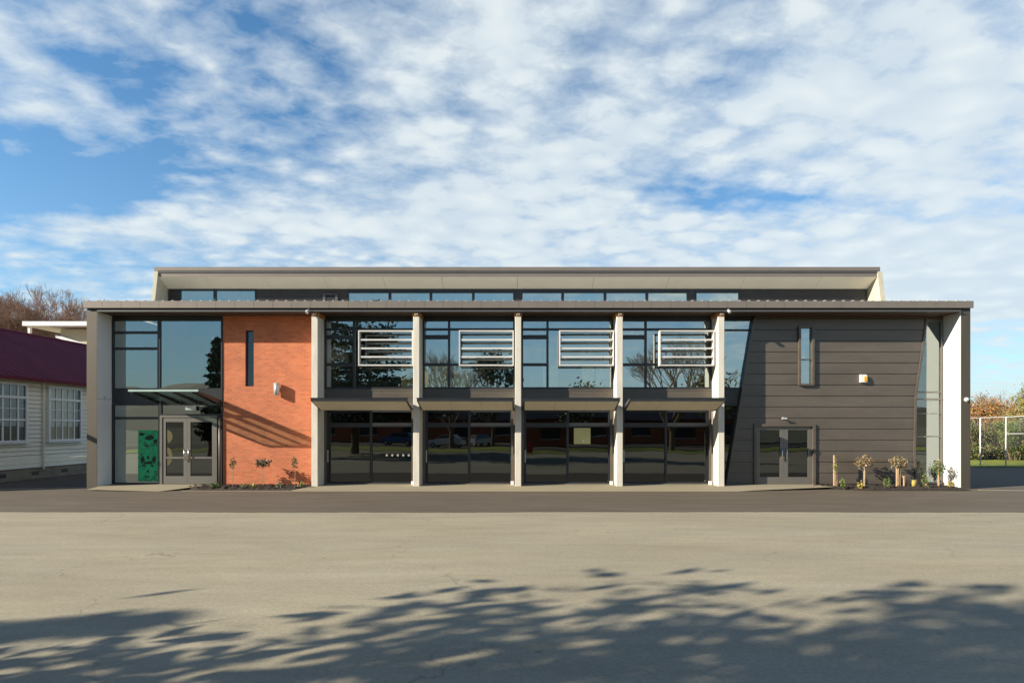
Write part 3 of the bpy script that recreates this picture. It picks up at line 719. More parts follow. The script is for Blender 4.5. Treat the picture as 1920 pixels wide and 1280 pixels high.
# posters inside the glass
def poster():
    x0, x1 = gx(259.5, G), gx(297, G); z0, z1 = gz(902, G), gz(806, G); y = G - .016
    P = thing('green_poster', 'tall green poster with black brush shapes on the entrance glass', 'poster', (x0, y, z0))
    w, h = x1 - x0, z1 - z0
    b = MB(); b.box(0, w, 0, .006, 0, h); b.build('sheet', M['print'], P); b = MB()
    for q in ((0, .03, 0, h), (w - .03, w, 0, h), (.03, w - .03, h - .03, h), (.03, w - .03, h * .55, h * .565)): b.box(q[0], q[1], -.004, -.001, q[2], q[3])
    b.build('border', M['green'], P)
    rnd = random.Random(4)
    def blob(cx, cz, rx, rz, n=11):
        pts = []
        for k in range(n):
            a = 2 * math.pi * k / n; q = rnd.uniform(.65, 1.15); pts.append((min(w - .02, max(.02, w * cx + w * rx * q * math.cos(a))), h * cz + h * rz * q * math.sin(a)))
        b = MB(); b.prism(pts, 'y', -.004, -.0015); b.build('brush_mark', M['greend'], P)
    for args in ((.6, .86, .25, .06), (.2, .92, .14, .04), (.85, .78, .1, .05), (.45, .70, .12, .015), (.22, .43, .12, .07), (.8, .43, .12, .07), (.5, .36, .3, .03), (.5, .47, .06, .04), (.3, .30, .14, .02), (.7, .30, .1, .025), (.5, .2, .06, .03), (.5, .09, .14, .02)): blob(*args)
poster()
b = MB(); y = G - .032
def ring(cx, cz, ro, ri, rz=1.0, a0=0, a1=6.2832, n=20):
    for k in range(n):
        t0 = a0 + (a1 - a0) * k / n; t1 = a0 + (a1 - a0) * (k + 1) / n
        i0 = [(cx + r * math.cos(t), cz + r * rz * math.sin(t)) for r, t in ((ri, t0), (ro, t0), (ro, t1), (ri, t1))]
        b.prism(i0, 'y', y, y + .004)
dx0 = gx(315, y)
ring(dx0 - .04, gz(818, y), .22, .0, 1.15, -1.4, 1.6)
single(b, 'window_decal', M['gold'], (dx0, y, gz(818, y)), 'mustard half round decal on the left entrance door glass, the upper one', 'decal'); b = MB()
ring(dx0 - .06, gz(855, y), .24, .09, 1.5, -1.5, 1.6)
single(b, 'window_decal', M['gold'], (dx0, y, gz(850, y)), 'mustard hooked band decal on the left entrance door glass, the lower one', 'decal')
b = MB(); x0, x1, z0, z1 = gx(1076, G), gx(1107, G), gz(832, G), gz(802, G); b.box(x0, x1, G - .022, G - .016, z0, z1); b.box((x0+x1)/2 + .02, (x0+x1)/2 + .07, G - .025, G - .0225, z0 + .08, z0 + .15, 1)
single(b, 'paper_notice', [M['paper'], M['whitepaint']], (x0, G - .02, z0), 'square pale yellow notice taped on the third glass door', 'notice')
D = thing('safety_dots', 'row of five pale safety dots on the glass door right of the brick wall', 'safety dots', (gx(746, G), G - .02, gz(853, G)))
for k in range(5):
    b = MB(); c_ = (k - 2) * .213
    b.prism([(c_ + .045 * math.cos(a * .628), .045 * math.sin(a * .628)) for a in range(10)], 'y', -.002, .002); b.build('dot', M['dotgrey'], D)

# ------------------------------------------------------------------ planting
def stem_plant(name, label, cat, x, y, h, crown, mats, stake=None, group=None, crown_r=(.2, .2, .15), n=170, ls=.045, seed=1, stem=.012, z0=.06, nostem=False, gap=.0):
    rnd = random.Random(seed); n = int(n * 1.9); ls *= .76
    T = thing(name, label, cat, (x, y, z0), group)
    if not nostem:
        b = MB(); p = Vector((0, 0, -.04))
        for k in range(4):
            q = Vector((rnd.uniform(-.012, .012), rnd.uniform(-.012, .012), (crown + .02) * (k + 1) / 4)); b.tube(p, q, stem, stem * .85, 6); p = q
        for k in range(8):
            a = rnd.uniform(0, 6.28); e = rnd.uniform(.2, .9)
            b.tube(p - Vector((0, 0, .03)), Vector((math.cos(a) * crown_r[0] * e, math.sin(a) * crown_r[1] * e, crown + rnd.uniform(-.4, .7) * crown_r[2])), stem * .5, .003, 4)
        b.build('trunk', M['twig'], T)
    b = MB()
    for k in range(n):
        while True:
            v = Vector((rnd.uniform(-1, 1), rnd.uniform(-1, 1), rnd.uniform(-1, 1)))
            if .25 < v.length < 1: break
        lump = 1 + .25 * math.sin(v.x * 5 + seed) * math.cos(v.z * 6 + seed)
        b.leaf((v.x * crown_r[0] * lump, v.y * crown_r[1] * lump, crown + v.z * crown_r[2] * lump), ls, rnd.choice(range(len(mats))), rnd=rnd)
    b.build('crown', [M[q] for q in mats], T)
    if stake:
        for sx, sy, sh in stake:
            b = MB(); b.prism([(sx - .022, sy - .022), (sx + .022, sy - .022), (sx + .022, sy + .022), (sx - .022, sy + .022)], 'z', -.05, sh); b.build('stake', M['timberstake'], T)
    return T
py0 = .20
def hgt(py, y): return gz(py, y) - .06
# by the brick wall
stem_plant('young_tree', 'slim sapling with sparse olive crown nearest the entrance, against the brick', 'sapling', gx(436.5, .08), .08, 0, hgt(868, .08), ['leaf', 'leafo'], None, None, (.13, .12, .22), 75, .042, 3)
stem_plant('young_tree', 'middle sapling on the brick wall with a wide dark green head', 'sapling', gx(493, .28), .28, 0, hgt(867.5, .28), ['leaf', 'leaf', 'leafs'], None, None, (.29, .20, .17), 190, .05, 4)
stem_plant('young_tree', 'narrow dark sapling against the brick beside the first concrete column', 'sapling', gx(553, .3), .3, 0, hgt(867, .3), ['leaf', 'leafo'], None, None, (.13, .13, .24), 80, .045, 5)
for i, (px, h, mt, lb) in enumerate(((404, .22, 'leafg', 'low green tuft at the entrance end of the brick wall bed'), (458, .16, 'leafo', 'tiny olive seedling right of the first brick wall sapling'), (475, .18, 'leafy', 'small yellowish tuft left of the middle brick wall sapling'), (522, .22, 'leafs', 'grey green tuft right of the middle brick wall sapling'), (564, .24, 'leafo', 'small olive shrub nearest the first concrete column'))):
    stem_plant('small_shrub', lb, 'shrub', gx(px, -.3), -.3, 0, h * .5, [mt, 'leafg'], None, 'low plants in the mulch beds', (.13 if i else .24, .12, h * .5), 45 if i else 90, .04, 20 + i, nostem=True)
# by the cladding
stem_plant('young_tree', 'thin sapling tied to a tall timber stake, right of the cladding doors', 'sapling', gx(1566.5, py0), py0, 0, hgt(875, py0), ['leafo', 'leafg'], [(-.035, .03, hgt(853, py0)), (.05, .03, hgt(885, py0))], 'staked young trees by the cladding', (.10, .10, .30), 60, .04, 6)
stem_plant('young_tree', 'rust tinged ball topped sapling on a single stout stem', 'sapling', gx(1621, py0), py0, 0, hgt(866.5, py0), ['leafr', 'leafr', 'leafo', 'leafs'], [(.02, .04, hgt(880, py0))], 'staked young trees by the cladding', (.31, .27, .26), 300, .05, 7, stem=.03)
stem_plant('young_tree', 'olive ball topped sapling between two timber stakes', 'sapling', gx(1685, py0), py0, 0, hgt(866, py0), ['leafo', 'leafo', 'leafr', 'leafs'], [(-.05, .03, hgt(875, py0)), (.05, .03, hgt(875, py0))], 'staked young trees by the cladding', (.31, .27, .22), 290, .05, 8, stem=.02)
stem_plant('young_tree', 'fresh green sapling on a stake in front of the right glass slot', 'sapling', gx(1761, py0), py0, 0, hgt(876, py0), ['leafg', 'leafg', 'leaf'], [(.0, .03, hgt(861, py0))], 'staked young trees by the cladding', (.24, .2, .30), 190, .045, 9)
stem_plant('young_tree', 'wispy grey sapling against the white lining of the right end wall', 'sapling', gx(1783, .1), .1, 0, hgt(884, .1), ['leafs'], None, None, (.12, .12, .26), 55, .035, 10, stem=.007)
for i, (px, pyt, mt, lb, w) in enumerate(((1581, 896, 'leafg', 'upright green shrub just right of the tall stake', .10), (1613, 903, 'leafy', 'low yellow green shrub at the foot of the rusty sapling', .11), (1663, 894, 'leafg', 'green shrub left of the two stake sapling', .14), (1735, 887, 'leafg', 'tallest green shrub, in front of the dark glass slot', .13), (1783, 902, 'leafy', 'low yellow flowered shrub at the foot of the white lining', .14))):
    h = gz(pyt, -.35) - .05
    stem_plant('small_shrub', lb, 'shrub', gx(px, -.35), -.35, 0, h * .5, [mt, mt, 'leafo'], None, 'low plants in the mulch beds', (w, .11, h * .55), 80, .042, 40 + i, nostem=True)
b = MB(); b.tube((0, 0, 0), (0, 0, .30), .07, .08, 12, cap=True); local(b, 'plant_guard', M['potyellow'], (gx(1717, 0), 0.1, .02), 'short yellow plant guard beside the right edge of the cladding', 'plant guard')
b = MB(); b.prism([(-.02, -.02), (.02, -.02), (.02, .02), (-.02, .02)], 'z', 0, .42); b.box(-.04, .03, -.03, .03, .40, .45); local(b, 'marker_stake', M['timberstake'], (gx(1695, 0), .0, .03), 'short loose timber peg right of the two stake sapling', 'stake')

# ------------------------------------------------------------------ old classroom on the left
LX = -21.7; yA, yZ = -1.9, 22.0; ZE = 4.56
K = thing('classroom_block', 'old cream weatherboard classroom with a maroon roof and white sash windows', 'classroom', (LX, yA, 0))
def kp(mb, name, m, parent=None): return mb.build(name, m, parent or K, (LX, yA, 0))
b = MB(); z = .48; h = .19
while z < ZE - .05:
    z2 = min(z + h, ZE); b.prism([(LX - .02, z + .012), (LX - .018, z + .03), (LX + .034, z + .026), (LX + .012, z2), (LX - .02, z2)], 'y', yA, yZ); z += h
b.box(LX - 9.4, LX - .02, yA, yA + .12, .3, ZE); b.prism([(LX - 9.4, ZE), (LX - .02, ZE), (LX - 4.7, 7.2)], 'y', yA, yA + .12); b.box(LX - 9.4, LX - .02, yZ - .1, yZ, .3, ZE)
b.box(LX - 9.4, LX - 9.3, yA + .12, yZ - .1, .3, ZE)
kp(b, 'weatherboard_wall', M['weather'])
b = MB(); b.box(LX - .10, LX - .015, yA + .02, yZ, -.02, .48)
for k in range(12): b.box(LX - .02, LX - .008, yA + 1 + k * 1.7, yA + 1.4 + k * 1.7, .16, .32, 1)
kp(b, 'foundation', [M['plinth'], M['black']])
b = MB(); sl = .577
for (xe, ze), (xr, zr) in (((LX + .42, ZE - .10), (LX - 4.7, 7.29)), ((LX - 9.82, ZE - .10), (LX - 4.7, 7.29))):
    b.prism([(xe, ze), (xr, zr), (xr, zr - .08), (xe, ze - .08)], 'y', yA - .3, yZ + .3)
    n = 60
k = yA - .1
while k < yZ + .2:
    xe, ze, xr, zr = LX + .40, ZE - .085, LX - 4.69, 7.29
    b.face([(xe, k, ze), (xr, k, zr), (xr, k + .03, zr + .014), (xe, k + .03, ze + .014)]); b.face([(xe, k + .03, ze + .014), (xr, k + .03, zr + .014), (xr, k + .06, zr), (xe, k + .06, ze)]); k += .42
b.tube((LX - 4.7, yA - .3, 7.29), (LX - 4.7, yZ + .3, 7.29), .09, .09, 8)
kp(b, 'roof', M['maroon'])
b = MB(); b.box(LX + .40, LX + .52, yA - .3, yZ + .3, ZE - .24, ZE - .09); kp(b, 'gutter', M['maroon'])
b = MB(); b.box(LX + .03, LX + .39, yA - .2, yZ + .2, ZE - .16, ZE - .12); kp(b, 'eave_lining', M['weather'])
def sash(y0, y1, z0, z1, cur):
    f = MB(); xo, xi = LX + .02, LX + .13
    fw = .10
    f.box(xo, xi, y0, y0 + fw, z0, z1); f.box(xo, xi, y1 - fw, y1, z0, z1); f.box(xo, xi, y0 + fw, y1 - fw, z1 - fw, z1); f.box(xo, xi, y0 + fw, y1 - fw, z0, z0 + .08)
    zt = z1 - .62; f.box(xo, xi - .01, y0 + fw, y1 - fw, zt - .05, zt + .05)
    zm = z0 + (zt - z0) * .5; f.box(xo, xi - .02, y0 + fw, y1 - fw, zm - .035, zm + .035)
    ym = [y0 + fw + (y1 - y0 - 2 * fw) * q / 5 for q in range(1, 5)]
    for q, y in enumerate(ym):
        t = .035 if q in (1, 3) else .016
        f.box(xo, xi - .03, y - t, y + t, z0 + .08, z1 - fw)
    for zz_ in (zm + (zt - zm) * .5,): f.box(xo, xi - .034, y0 + fw, y1 - fw, zz_ - .014, zz_ + .014)
    w = kp(f, 'window', M['whitepaint'])
    b = MB(); b.face([(xo + .05, y0 + .05, z0), (xo + .05, y1 - .05, z0), (xo + .052, y1 - .05, z1 - .05), (xo + .052, y0 + .05, z1 - .05)]); kp(b, 'pane', M['sashglass'], w)
    b = MB(); b.box(xo + .006, xo + .03, y0 + .06, y1 - .06, z0 + .02, z1 - .06, 0)
    if cur: b.box(xo + .012, xo + .036, y0 + .1, y0 + (y1 - y0) * .78, z0 + .08, z1 - .1, 1)
    kp(b, 'curtain', [M['black'], M['curtain']], w)
    b = MB(); b.prism([(LX, z0 - .07), (LX + .20, z0 - .07), (LX + .20, z0 - .03), (LX, z0 - .001)], 'y', y0 - .08, y1 + .08); kp(b, 'sill', M['whitepaint'], w)
sash(5.0, 7.05, 1.66, 4.22, True); sash(1.75, 3.85, 1.66, 4.22, False)
b = MB(); b.box(LX + .03, LX + .12, 8.1, 8.25, 1.9, 2.1); kp(b, 'meter_box', M['whitepaint'])
b = MB(); b.tube((LX + .08, 4.75, .4), (LX + .08, 4.75, 4.4), .04, .04, 8); kp(b, 'downpipe', M['weather'])

# white roofed building behind it
by = 23.0
B2 = thing('covered_block', 'cream building with a wide white flat roof behind the maroon roof', 'building', (gx(110, by), by, 0))
def bp(mb, name, m): return mb.build(name, m, B2, (gx(110, by), by, 0))
b = MB(); b.box(gx(106, by), -18, by + .4, by + 9, 0, gz(615, by)); bp(b, 'wall', M['cream'])
b = MB(); b.box(gx(52, by), -17, by - .5, by + 9, gz(612.5, by), gz(604.5, by))
bp(b, 'flat_roof', M['white'])
b = MB(); b.box(gx(56, by), gx(60, by), by - .2, by, 0, gz(612.5, by)); bp(b, 'post', M['white'])
b = MB(); b.prism([(gx(102, by), gz(632, by)), (gx(165, by), gz(652, by)), (gx(165, by), gz(646, by)), (gx(102, by), gz(627, by))], 'y', by + .1, by + .38); bp(b, 'lower_roof_edge', M['white'])

# ------------------------------------------------------------------ trees
def branch(mb, tw, p, d, L, r, depth, rnd, up=.15, spread=.6, maxd=5, twr=.012):
    q = p + d * L
    if depth <= 2: mb.tube(p, q, r, r * .72, 6)
    else: tw.tube(p, q, max(r, twr), max(r * .6, twr * .8), 3)
    if depth >= maxd: return
    n = rnd.choice((2, 3, 3)) if depth < 2 else rnd.choice((2, 3))
    for k in range(n):
        t = rnd.uniform(.55, 1.0) if k else 1.0
        v = Vector((rnd.gauss(0, 1), rnd.gauss(0, 1), rnd.gauss(0, .7)))
        nd_ = (d + v.normalized() * spread * rnd.uniform(.6, 1.1) + Vector((0, 0, up))).normalized()
        branch(mb, tw, p + d * L * t, nd_, L * rnd.uniform(.66, .86), r * .62, depth + 1, rnd, up, spread, maxd, twr)
def bare_tree(x, y, h, label, seed, maxd=8, mat_='baretwig', group=None, twr=.012, L0=.22):
    rnd = random.Random(seed); T = thing('bare_tree', label, 'tree', (x, y, 0), group)
    mb, tw = MB(), MB()
    mb.tube((0, 0, -.1), (0, 0, h * .16), h * .028, h * .022, 8)
    for k in range(5):
        a = 6.28 * k / 5 + rnd.uniform(-.4, .4)
        d = Vector((math.cos(a) * .65, math.sin(a) * .65, 1)).normalized()
        branch(mb, tw, Vector((0, 0, h * .15)), d, h * L0, h * .014, 1, rnd, .10, .55, maxd, twr)
    mb.build('trunk', M['bark'], T); tw.build('crown', M[mat_], T); return T
bare_tree(gx(25, 46), 46, 17.4, 'tall bare brown twigged tree left above the maroon roof', 3, 10, twr=.013, L0=.252)
bare_tree(gx(122, 50), 50, 15.6, 'lower bare tree beside the left corner of the hall roof', 9, 10, twr=.013, L0=.252)
bare_tree(gx(62, 54), 54, 17.6, 'bare tree between the two front bare crowns, close behind them', 17, 9, twr=.015, L0=.255)
bare_tree(gx(75, 60), 60, 18.5, 'bare tree behind the gap between the two nearer bare crowns', 5, 8, twr=.02, L0=.25)

def leafy_tree(x, y, h, r, label, mats, seed, n=1500, ls=.22, trunk_h=.35, name='autumn_tree', group=None, flat=1.0):
    rnd = random.Random(seed); T = thing(name, label, 'tree', (x, y, 0), group)
    b = MB(); b.tube((0, 0, -.1), (0, 0, h * trunk_h), h * .025, h * .018, 7)
    cl = []
    for k in range(16):
        a = rnd.uniform(0, 6.28); e = rnd.uniform(.15, .8) * r; z = h * (trunk_h + .08) + rnd.random() ** .8 * h * (.88 - trunk_h)
        fz = 1 - abs((z / h - trunk_h) / (1 - trunk_h) - .45) * 1.1
        c = Vector((math.cos(a) * e * fz, math.sin(a) * e * fz, z)); cl.append((c, r * rnd.uniform(.22, .42)))
        b.tube((0, 0, h * trunk_h * .9), c, h * .010, .015, 4)
    b.build('trunk', M['bark'], T)
    f = MB()
    for k in range(n):
        c, rr = rnd.choice(cl); v = Vector((rnd.gauss(0, .5), rnd.gauss(0, .5), rnd.gauss(0, .42))) * rr
        f.leaf(c + v, ls, rnd.choice(range(len(mats))), rnd=rnd)
    f.build('crown', [M[q] for q in mats], T); return T
leafy_tree(gx(1838, 42), 42, 5.6, 2.9, 'orange leaved autumn tree just right of the hall behind the fence', ['autumn', 'autumn', 'autumny'], 2, 7500, .085, .2)
leafy_tree(gx(1896, 46), 46, 4.8, 3.0, 'reddish autumn tree in the middle behind the fence', ['autumn', 'hedgeb', 'autumny'], 3, 5200, .085, .2)
leafy_tree(gx(1942, 36), 36, 6.4, 2.6, 'tall gold and green tree at the right edge of the photo', ['autumny', 'hedge', 'autumny'], 4, 7500, .085, .15)
bare_tree(gx(1868, 52), 52, 8.2, 'thin bare grey tree between the orange and reddish trees', 12, 6, 'hedgeb', twr=.016)
def bush(x, y, w, h, label, mats, seed, n=5200, ls=.062, d=1.4):
    rnd = random.Random(seed); T = thing('hedge_bush', label, 'bush', (x, y, 0), 'bushes behind the wire fence')
    b = MB()
    for k in range(26):
        a = Vector((rnd.uniform(-.3, .3) * w, rnd.uniform(-.3, .3) * d, 0)); b.tube(a, a + Vector((rnd.uniform(-.3, .3) * w, rnd.uniform(-.3, .3) * d, h * rnd.uniform(.6, .95))), .03, .008, 4)
    b.build('stem', M['hedgeb'], T)
    f = MB(); cl = [(Vector((rnd.uniform(-.5, .5) * w, rnd.uniform(-.5, .5) * d, rnd.uniform(.12, .8) * h)), rnd.uniform(.25, .55)) for _ in range(24)]
    for k in range(n):
        c, rr = rnd.choice(cl); v = Vector((rnd.gauss(0, .5), rnd.gauss(0, .5), rnd.gauss(0, .5))) * rr * 1.2
        p = c + v
        if p.z > .03: f.leaf(p, ls, rnd.choice(range(len(mats))), rnd=rnd)
    f.build('crown', [M[q] for q in mats], T)
bush(gx(1822, 19.5), 19.5, 2.2, 3.1, 'green hedge bush closest to the hall corner', ['hedge', 'hedge', 'hedgeb'], 1)
bush(gx(1850, 20.2), 20.2, 2.2, 2.9, 'brown twiggy bush second from the hall corner', ['hedgeb', 'hedgeb', 'hedge'], 2)
bush(gx(1878, 20.0), 20.0, 2.0, 2.6, 'mixed brown and gold bush behind the second fence post', ['hedgeb', 'autumny', 'hedge'], 3)
bush(gx(1905, 18.8), 18.8, 2.4, 3.0, 'dense bright green bush at the right edge of the photo', ['hedge', 'leafg', 'hedge'], 4, 7000)
bush(gx(1945, 18.4), 18.4, 2.4, 3.2, 'green bush cut by the right edge of the photo', ['hedge', 'leafg', 'autumny'], 5)
# wire fence
fy = 12.6
W = thing('wire_fence', 'tall pipe framed chain link fence in front of the bushes', 'fence', (24.8, fy, 0))
def wp(mb, name, m): return mb.build(name, m, W, (24.8, fy, 0))
fx = [22.6, gx(1838, fy), gx(1886, fy - .2), 29.6, 31.3]
ztf = [gz(784, fy), gz(783.3, fy), gz(781.5, fy - .2), gz(779.5, fy - .5), gz(778.5, fy - .7)]
fyy = [fy, fy, fy - .2, fy - .5, fy - .7]
for x, y, z in zip(fx, fyy, ztf):
    b = MB(); b.tube((x, y, 0), (x, y, z), .032, .032, 8, 0, True); wp(b, 'post', M['whitepaint'])
b = MB()
for k in range(4): b.tube((fx[k], fyy[k], ztf[k]), (fx[k+1], fyy[k+1], ztf[k+1]), .024, .024, 6)
b.tube((fx[2], fyy[2], gz(812.5, fy)), (fx[3], fyy[3], gz(812.5, fy)), .02, .02, 6)
wp(b, 'rail', M['whitepaint'])
b = MB()
for k in range(4):
    n = 16
    p0, p1 = Vector((fx[k], fyy[k], .1)), Vector((fx[k+1], fyy[k+1], .1)); H = ztf[k] - .12
    for q in range(-n, n):
        for sgn in (1, -1):
            a0, a1 = q / n, q / n + 1.0
            t0, t1 = max(0, a0), min(1, a1)
            if t1 <= t0: continue
            z0, z1 = (t0 - a0), (t1 - a0)
            if sgn < 0: z0, z1 = 1 - z0, 1 - z1
            b.tube(p0.lerp(p1, t0) + Vector((0, 0, z0 * H)), p0.lerp(p1, t1) + Vector((0, 0, z1 * H)), .0035, .0035, 3)
wp(b, 'wire_mesh', M['meshgrey'])

# ------------------------------------------------------------------ behind the photographer: what shades the yard and shows in the glass
def cedar(x, y, h, r, label, seed, name='cedar_tree', z0=2.6, lean=.0, tiers=13, dens=1.0, pw=.85):
    rnd = random.Random(seed); T = thing(name, label, 'tree', (x, y, 0))
    b = MB(); b.tube((0, 0, -.2), (0, 0, h * .5), .36, .22, 10); b.tube((0, 0, h * .5), (0, 0, h * .97), .22, .04, 8)
    f = MB()
    for t in range(tiers):
        u = t / (tiers - 1); z = z0 + (h - .5 - z0) * u
        R_ = r * (1 - u) ** pw + (.45 if r > 3 else .18)
        n = max(4, int(9 - 4 * u)); a0 = rnd.uniform(0, 6.28)
        for k in range(n):
            a = a0 + 6.28 * k / n + rnd.uniform(-.25, .25); L = R_ * rnd.uniform(.84, 1.06)
            d = Vector((math.cos(a), math.sin(a), rnd.uniform(-.05, .22))); e = Vector((0, 0, z + rnd.uniform(-.25, .25)))
            tip = e + d * L; b.tube(e, tip, .05 + .03 * (1 - u), .012, 5)
            npad = max(2, int(L * 1.25))
            for q in range(npad):
                s = .22 + .8 * (q + .5) / npad; c = e + d * L * s; wd = min(L * .15, .72) * (1.1 - abs(s - .6)) + (.20 if r > 3 else .09)
                if name == 'cedar_tree' and rnd.random() < .12: continue
                for g in range(int(40 * dens)):
                    f.leaf(c + Vector((rnd.gauss(0, wd), rnd.gauss(0, wd), rnd.gauss(0, .10))), .20, 0, flat=.5, rnd=rnd)
    for g in range(60): f.leaf((rnd.gauss(0, .14), rnd.gauss(0, .14), h - rnd.random() * .9), .14, rnd=rnd)
    b.build('trunk', M['bark'], T); f.build('crown', M['conifer'], T); return T
cedar(-13.4, -24.85, 14.5, 6.4, 'broad dark cedar across the yard, its branches shading the foreground', 21)
cedar(-23.8, -22.6, 9.4, .9, 'slim pointed conifer mirrored in the entrance window, casting the long thin shadow', 8, 'conifer_tree', 1.5, tiers=15)
bare_tree(15.5, -36, 13, 'spreading bare tree mirrored in the fourth upper window', 41, 7, 'bark', None, .016)
bare_tree(-8, -44, 12, 'bare tree mirrored in the first upper window', 43, 7, 'bark', None, .016)
leafy_tree(-3, -47, 11, 4.5, 'round dark tree mirrored in the second upper window', ['conifer', 'leaf'], 44, 2200, .24, .25, 'round_tree')
leafy_tree(8, -55, 8, 4, 'green round tree mirrored in the third glass doors', ['leaf', 'hedge'], 45, 1500, .24, .25, 'round_tree')
leafy_tree(24, -50, 10, 5, 'gold and green tree mirrored in the fourth glass doors', ['autumny', 'hedge'], 46, 1800, .24, .25, 'round_tree')
def car(x, y, rz, m, label):
    T = thing('parked_car', label, 'car', (x, y, 0), 'cars parked beyond the grass verge', rz)
    b = MB(); prof = [(-2.1, .35), (-2.15, .75), (-1.95, .95), (-1.15, 1.0), (-.45, 1.42), (1.15, 1.45), (1.75, 1.02), (2.1, .95), (2.15, .4)]
    lo = [(-2.1, .35), (-2.15, .75), (-1.95, .93), (-1.1, .98), (1.75, .98), (2.1, .92), (2.15, .4)]
    b.prism(lo, 'y', -.85, .85); b.prism([(-1.15, .982), (-.45, 1.42), (1.15, 1.45), (1.72, .982)], 'y', -.70, .70); b.build('body', m, T)
    b = MB(); b.prism([(-.95, 1.02), (-.38, 1.37), (1.05, 1.39), (1.5, 1.02)], 'y', -.712, .712); b.prism([(-1.13, 1.02), (-.5, 1.40), (-.47, 1.40), (-1.10, 1.02)], 'y', -.62, .62); b.build('window', M['black'], T)
    for wx in (-1.35, 1.3):
        for wy in (-.86, .70):
            b = MB(); b.tube((wx, wy, .32), (wx, wy + .16, .32), .32, .32, 16, 0, True); b.tube((wx, wy - .004, .32), (wx, wy + .164, .32), .19, .19, 12, 1, True); b.build('wheel', [M['tyre'], M['lampgrey']], T)
    for wy in (-.7, .45):
        b = MB(); b.box(-2.17, -2.10, wy, wy + .25, .62, .76); b.build('headlight', M['lampgrey'], T)
car(-8.8, -46, .3, M['carwhite'], 'white parked car mirrored in the left pane of the second glass doors')
car(-4.6, -45, 1.2, M['cargrey'], 'silver parked car mirrored in the right pane of the second glass doors')
car(-13.8, -46, .1, M['carblue'], 'blue parked car mirrored in the first glass doors')
O = thing('street_house', 'low dark roofed brick building across the street, mirrored in the lower glass doors', 'building', (0, -60, 0))
def op(mb, name, m, parent=None): return mb.build(name, m, parent or O, (0, -60, 0))
b = MB(); b.box(-30, 34, -66, -58, 0, 3.4); op(b, 'wall', M['brickfar'])
b = MB(); b.prism([(-57, 3.3), (-62, 5.6), (-67, 3.3)], 'x', -31, 35); op(b, 'roof', M['corr'])
for k in range(10):
    b = MB(); x = -28 + k * 6.2; b.box(x, x + 2.6, -57.99, -57.93, 1.0, 2.6); b.box(x - .08, x + 2.68, -57.985, -57.94, .9, 1.0, 1); op(b, 'window', [M['black'], M['whitepaint']])
b = MB(); b.prism([(-.28, -.3), (.28, -.3), (.28, .3), (-.28, .3)], 'z', .08, .95); b.box(-.31, .31, -.34, .34, .95, 1.05)
for wx in (-.2, .2): b.tube((wx - .05, .3, .1), (wx + .05, .3, .1), .1, .1, 10, cap=True)
local(b, 'wheelie_bin', M['red'], (1.0, -33, .02), 'red wheeled bin on the verge mirrored in the second glass doors', 'bin')
# hills
b = MB(); n = 60; rows = []
for i in range(n + 1):
    x = -2600 + 5200 * i / n
    hh = 60 + 95 / (1 + math.exp((x + 500) / 330)) + 12 * math.sin(x * .006) + 8 * math.sin(x * .017 + 1)
    rows.append([(x, -1300, -5), (x, -1600, hh * .5), (x, -1900, hh), (x, -2600, hh * 1.02)])
for i in range(n):
    for j in range(3): b.face([rows[i][j], rows[i+1][j], rows[i+1][j+1], rows[i][j+1]], 0, True)
tag(b.build('hills', M['hill']), 'long low dry hills far across the yard, mirrored in the windows', 'hills', kind='structure')

# ------------------------------------------------------------------ sun, sky, clouds
SUN = Vector((2.5, 1.0, -1.2))
ld = bpy.data.lights.new('sun', 'SUN'); ld.energy = 5.0; ld.angle = R(.53); ld.color = (1.0, .90, .74)
lo_ = bpy.data.objects.new('sun', ld); COL.objects.link(lo_); lo_.rotation_euler = SUN.to_track_quat('-Z', 'Y').to_euler(); lo_.location = (-30, -20, 30)
ELEV = math.atan2(1.2, math.hypot(2.5, 1.0)); ROT = math.atan2(-2.5, -1.0)

w = bpy.data.worlds.new('World'); sc.world = w; w.use_nodes = True
nt = w.node_tree; nt.nodes.clear()
def math_(op, a, b_=None, clamp=False):
    n = nd(nt, 'ShaderNodeMath', operation=op); n.use_clamp = clamp
    for i, v in enumerate((a, b_)):
        if v is None: continue
        if isinstance(v, (int, float)): n.inputs[i].default_value = v
        else: nt.links.new(v, n.inputs[i])
    return n.outputs[0]
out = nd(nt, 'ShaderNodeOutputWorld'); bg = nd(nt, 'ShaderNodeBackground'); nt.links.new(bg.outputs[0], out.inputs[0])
sky = nd(nt, 'ShaderNodeTexSky'); sky.sky_type = 'NISHITA'; sky.sun_disc = False; sky.sun_elevation = ELEV; sky.sun_rotation = ROT
sky.air_density = 1.0; sky.dust_density = .3; sky.ozone_density = 2.5; sky.altitude = 20
tc = nd(nt, 'ShaderNodeTexCoord'); sx = nd(nt, 'ShaderNodeSeparateXYZ'); nt.links.new(tc.outputs['Generated'], sx.inputs[0])
SOFT = .16
zp = math_('ADD', math_('MAXIMUM', sx.outputs[2], 0.0), SOFT)
u = math_('DIVIDE', sx.outputs[0], zp); v = math_('DIVIDE', sx.outputs[1], zp)
cv = nd(nt, 'ShaderNodeCombineXYZ'); nt.links.new(u, cv.inputs[0]); nt.links.new(v, cv.inputs[1])
def uv(px, py):
    d = Vector(((px - VX) / F, 1, (VY - py) / F)).normalized(); return d.x / (d.z + SOFT), d.y / (d.z + SOFT)
